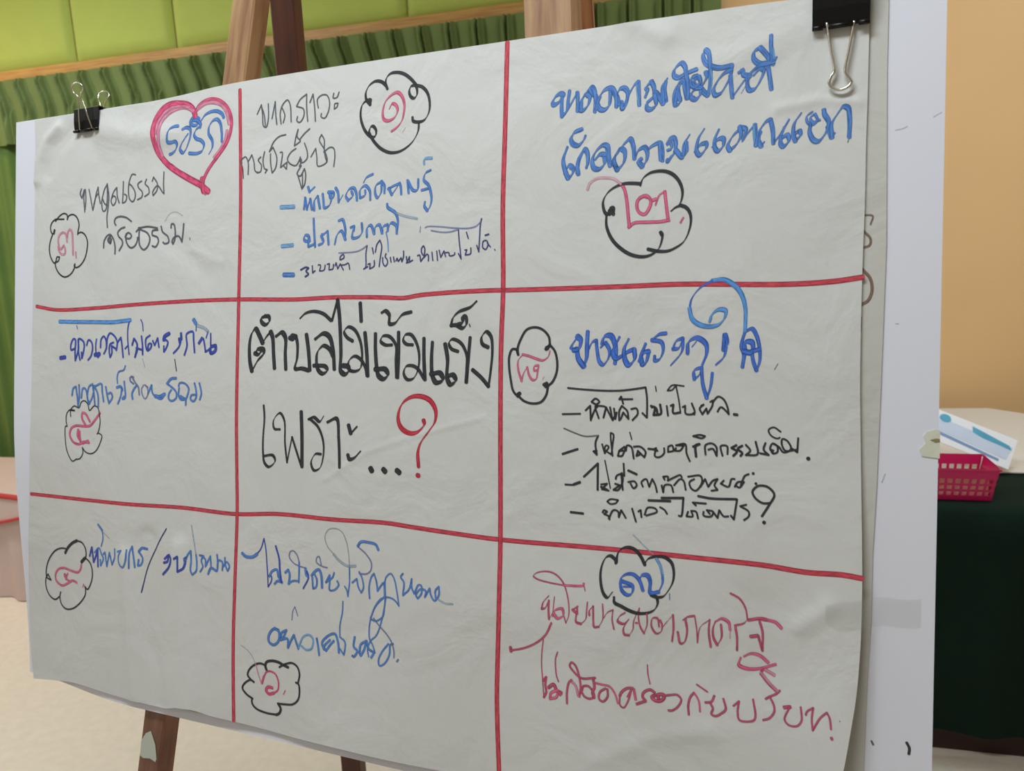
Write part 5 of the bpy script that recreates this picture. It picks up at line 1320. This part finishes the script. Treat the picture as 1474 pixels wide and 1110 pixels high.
# scuffs on the board
for nm,wd,pts in (('black',.0024,[(1.1215,.6770),(1.1238,.6815),(1.1235,.687)]),('greyd',.0018,[(1.093,.681),(1.0945,.684)]),
 ('faint',.0010,[(1.1030,.1300),(1.1095,.1290),(1.1125,.1275)]),('faint',.0008,[(1.1330,.1215),(1.1395,.118)]),('faint',.0010,[(1.0975,.4460),(1.1000,.438)]),
 ('faint',.0011,[(1.1060,.3030),(1.1085,.3032)])):
    flat_strokes('pen_mark',board,[(wd,pts)],ink(nm),lambda u,v:.0)

# ---------------------------------------------------------------- tapes
def tape_mat():
    m=bpy.data.materials.new('clear_tape'); m.use_nodes=True; nt=m.node_tree; b=nt.nodes['Principled BSDF']
    b.inputs['Base Color'].default_value=(*lin((200,200,180)),1); b.inputs['Roughness'].default_value=.10; b.inputs['Alpha'].default_value=.13
    n=nt.nodes.new('ShaderNodeTexNoise'); n.inputs['Scale'].default_value=60
    bp=nt.nodes.new('ShaderNodeBump'); bp.inputs['Strength'].default_value=.6; bp.inputs['Distance'].default_value=.006
    nt.links.new(n.outputs['Fac'],bp.inputs['Height']); nt.links.new(bp.outputs[0],b.inputs['Normal']); return m
TU0,TU1=1.052,1.131
def tfn(s,t):
    u=TU0+(TU1-TU0)*s; vm=.5680-.0085*s; hh=.0128
    e=min(s,1-s)
    if s<.13: hh*=.62+.38*s/.13
    v=vm+(t*2-1)*hh+.0012*math.sin(s*9)
    ledge=lerp_edge(RIGHT_EDGE,1,v)[0]
    top=lift(u,v)+.0009 if u<ledge+.001 else None
    hr=lift(ledge,v)+.0009; hu=.0021 if u<1.0905 else .0007
    if top is None:
        f=sstep(ledge+.001,ledge+.018,u); top=hr*(1-f)+hu*f
    return P(u,v,top)
vs,fs=grid('t',tfn,60,10,None)
tp=mesh('clear_tape',vs,fs,tape_mat(),smooth=True)
tag(tp,'strip of clear tape holding the paper edge to the board','tape')
pts=[(1.1325,.3990),(1.1400,.3965),(1.1432,.3975),(1.1432,.4220),(1.1290,.4205),(1.1270,.4150),(1.1322,.4090),(1.1300,.4030)]
vs=[P(u,v,.0007) for u,v in pts]+[P(u,v,.0002) for u,v in pts];n=len(pts)
mk=mesh('masking_tape',vs,[tuple(range(n-1,-1,-1)),tuple(range(n,2*n))]+[(i,(i+1)%n,n+(i+1)%n,n+i) for i in range(n)],M['masking'])
tag(mk,'torn scrap of cream masking tape on the right edge of the board','tape')
g=[(1.1352,.4060),(1.1400,.4045),(1.1431,.4050),(1.1431,.4075),(1.1395,.4082)]
mesh('glue_stain',[P(u,v,.0009) for u,v in g],[tuple(range(len(g)-1,-1,-1))],M['glue'],mk)

# ---------------------------------------------------------------- binder clips
def clip(label,uc,vt,W,H,D,front_handle,back_handle,r):
    e=empty('binder_clip',tuple(P(uc,vt+H,.006)),label,'binder clip')
    h=W/2;th=.0010
    prof=[(vt+H,.0072),(vt+H*.5,(.0072+D)/2+.0008),(vt-.004,D),(vt-.0055,D-.002),(vt-.0055,-D-.004),(vt-.004,-D-.006),(vt+H,-.0085)]
    inn=[(vt+H,.0060),(vt+H*.5,(.006+D)/2-.0006),(vt-.0030,D-.0016),(vt-.0042,D-.003),(vt-.0042,-D-.003),(vt-.003,-D-.0044),(vt+H,-.0073)]
    vs=[];fs=[];K=len(prof)
    for side in(-h,h):
        for v,w in prof: vs.append(P(uc+side,v,w))
        for v,w in inn: vs.append(P(uc+side,v,w))
    for i in range(K-1):
        fs.append((i,i+1,2*K+i+1,2*K+i)); fs.append((K+i,3*K+i,3*K+i+1,K+i+1))
        fs.append((i,K+i,K+i+1,i+1)); fs.append((2*K+i,2*K+i+1,3*K+i+1,3*K+i))
    fs.append((0,2*K,3*K,K)); fs.append((K-1,2*K-1,4*K-1,3*K-1))
    mesh('clip_body',vs,fs,M['clip'],e)
    # rolled lips: three curls with notches where the wire enters
    vs=[];fs=[]
    for a,b in((-h,-h*.62),(-h*.42,h*.42),(h*.62,h)):
        for w in(.0078,-.0090):
            v2,f2=tube([P(uc+a,vt+H,w),P(uc+b,vt+H,w)],.0022,10); o=len(vs);vs+=v2;fs+=[tuple(i+o for i in f) for f in f2]
    mesh('rolled_lip',vs,fs,M['clip'],e,smooth=True)
    for hd in(front_handle,back_handle):
        v2,f2=tube([P(*q) for q in smoothline(hd,.0012)],r,8); mesh('wire_handle',v2,f2,M['wire'],e,smooth=True)
clip('small black binder clip at the top left corner of the paper',.1120,.0045,.0450,.0255,.0085,HANDLE_A,HANDLE_B,.00095)
BACKH=[(u,v,-.012) for u,v,w in HANDLE_C]
clip('large black binder clip at the top right corner of the paper',1.0560,.0015,.0485,.0310,.0135,HANDLE_C,BACKH,.0014)
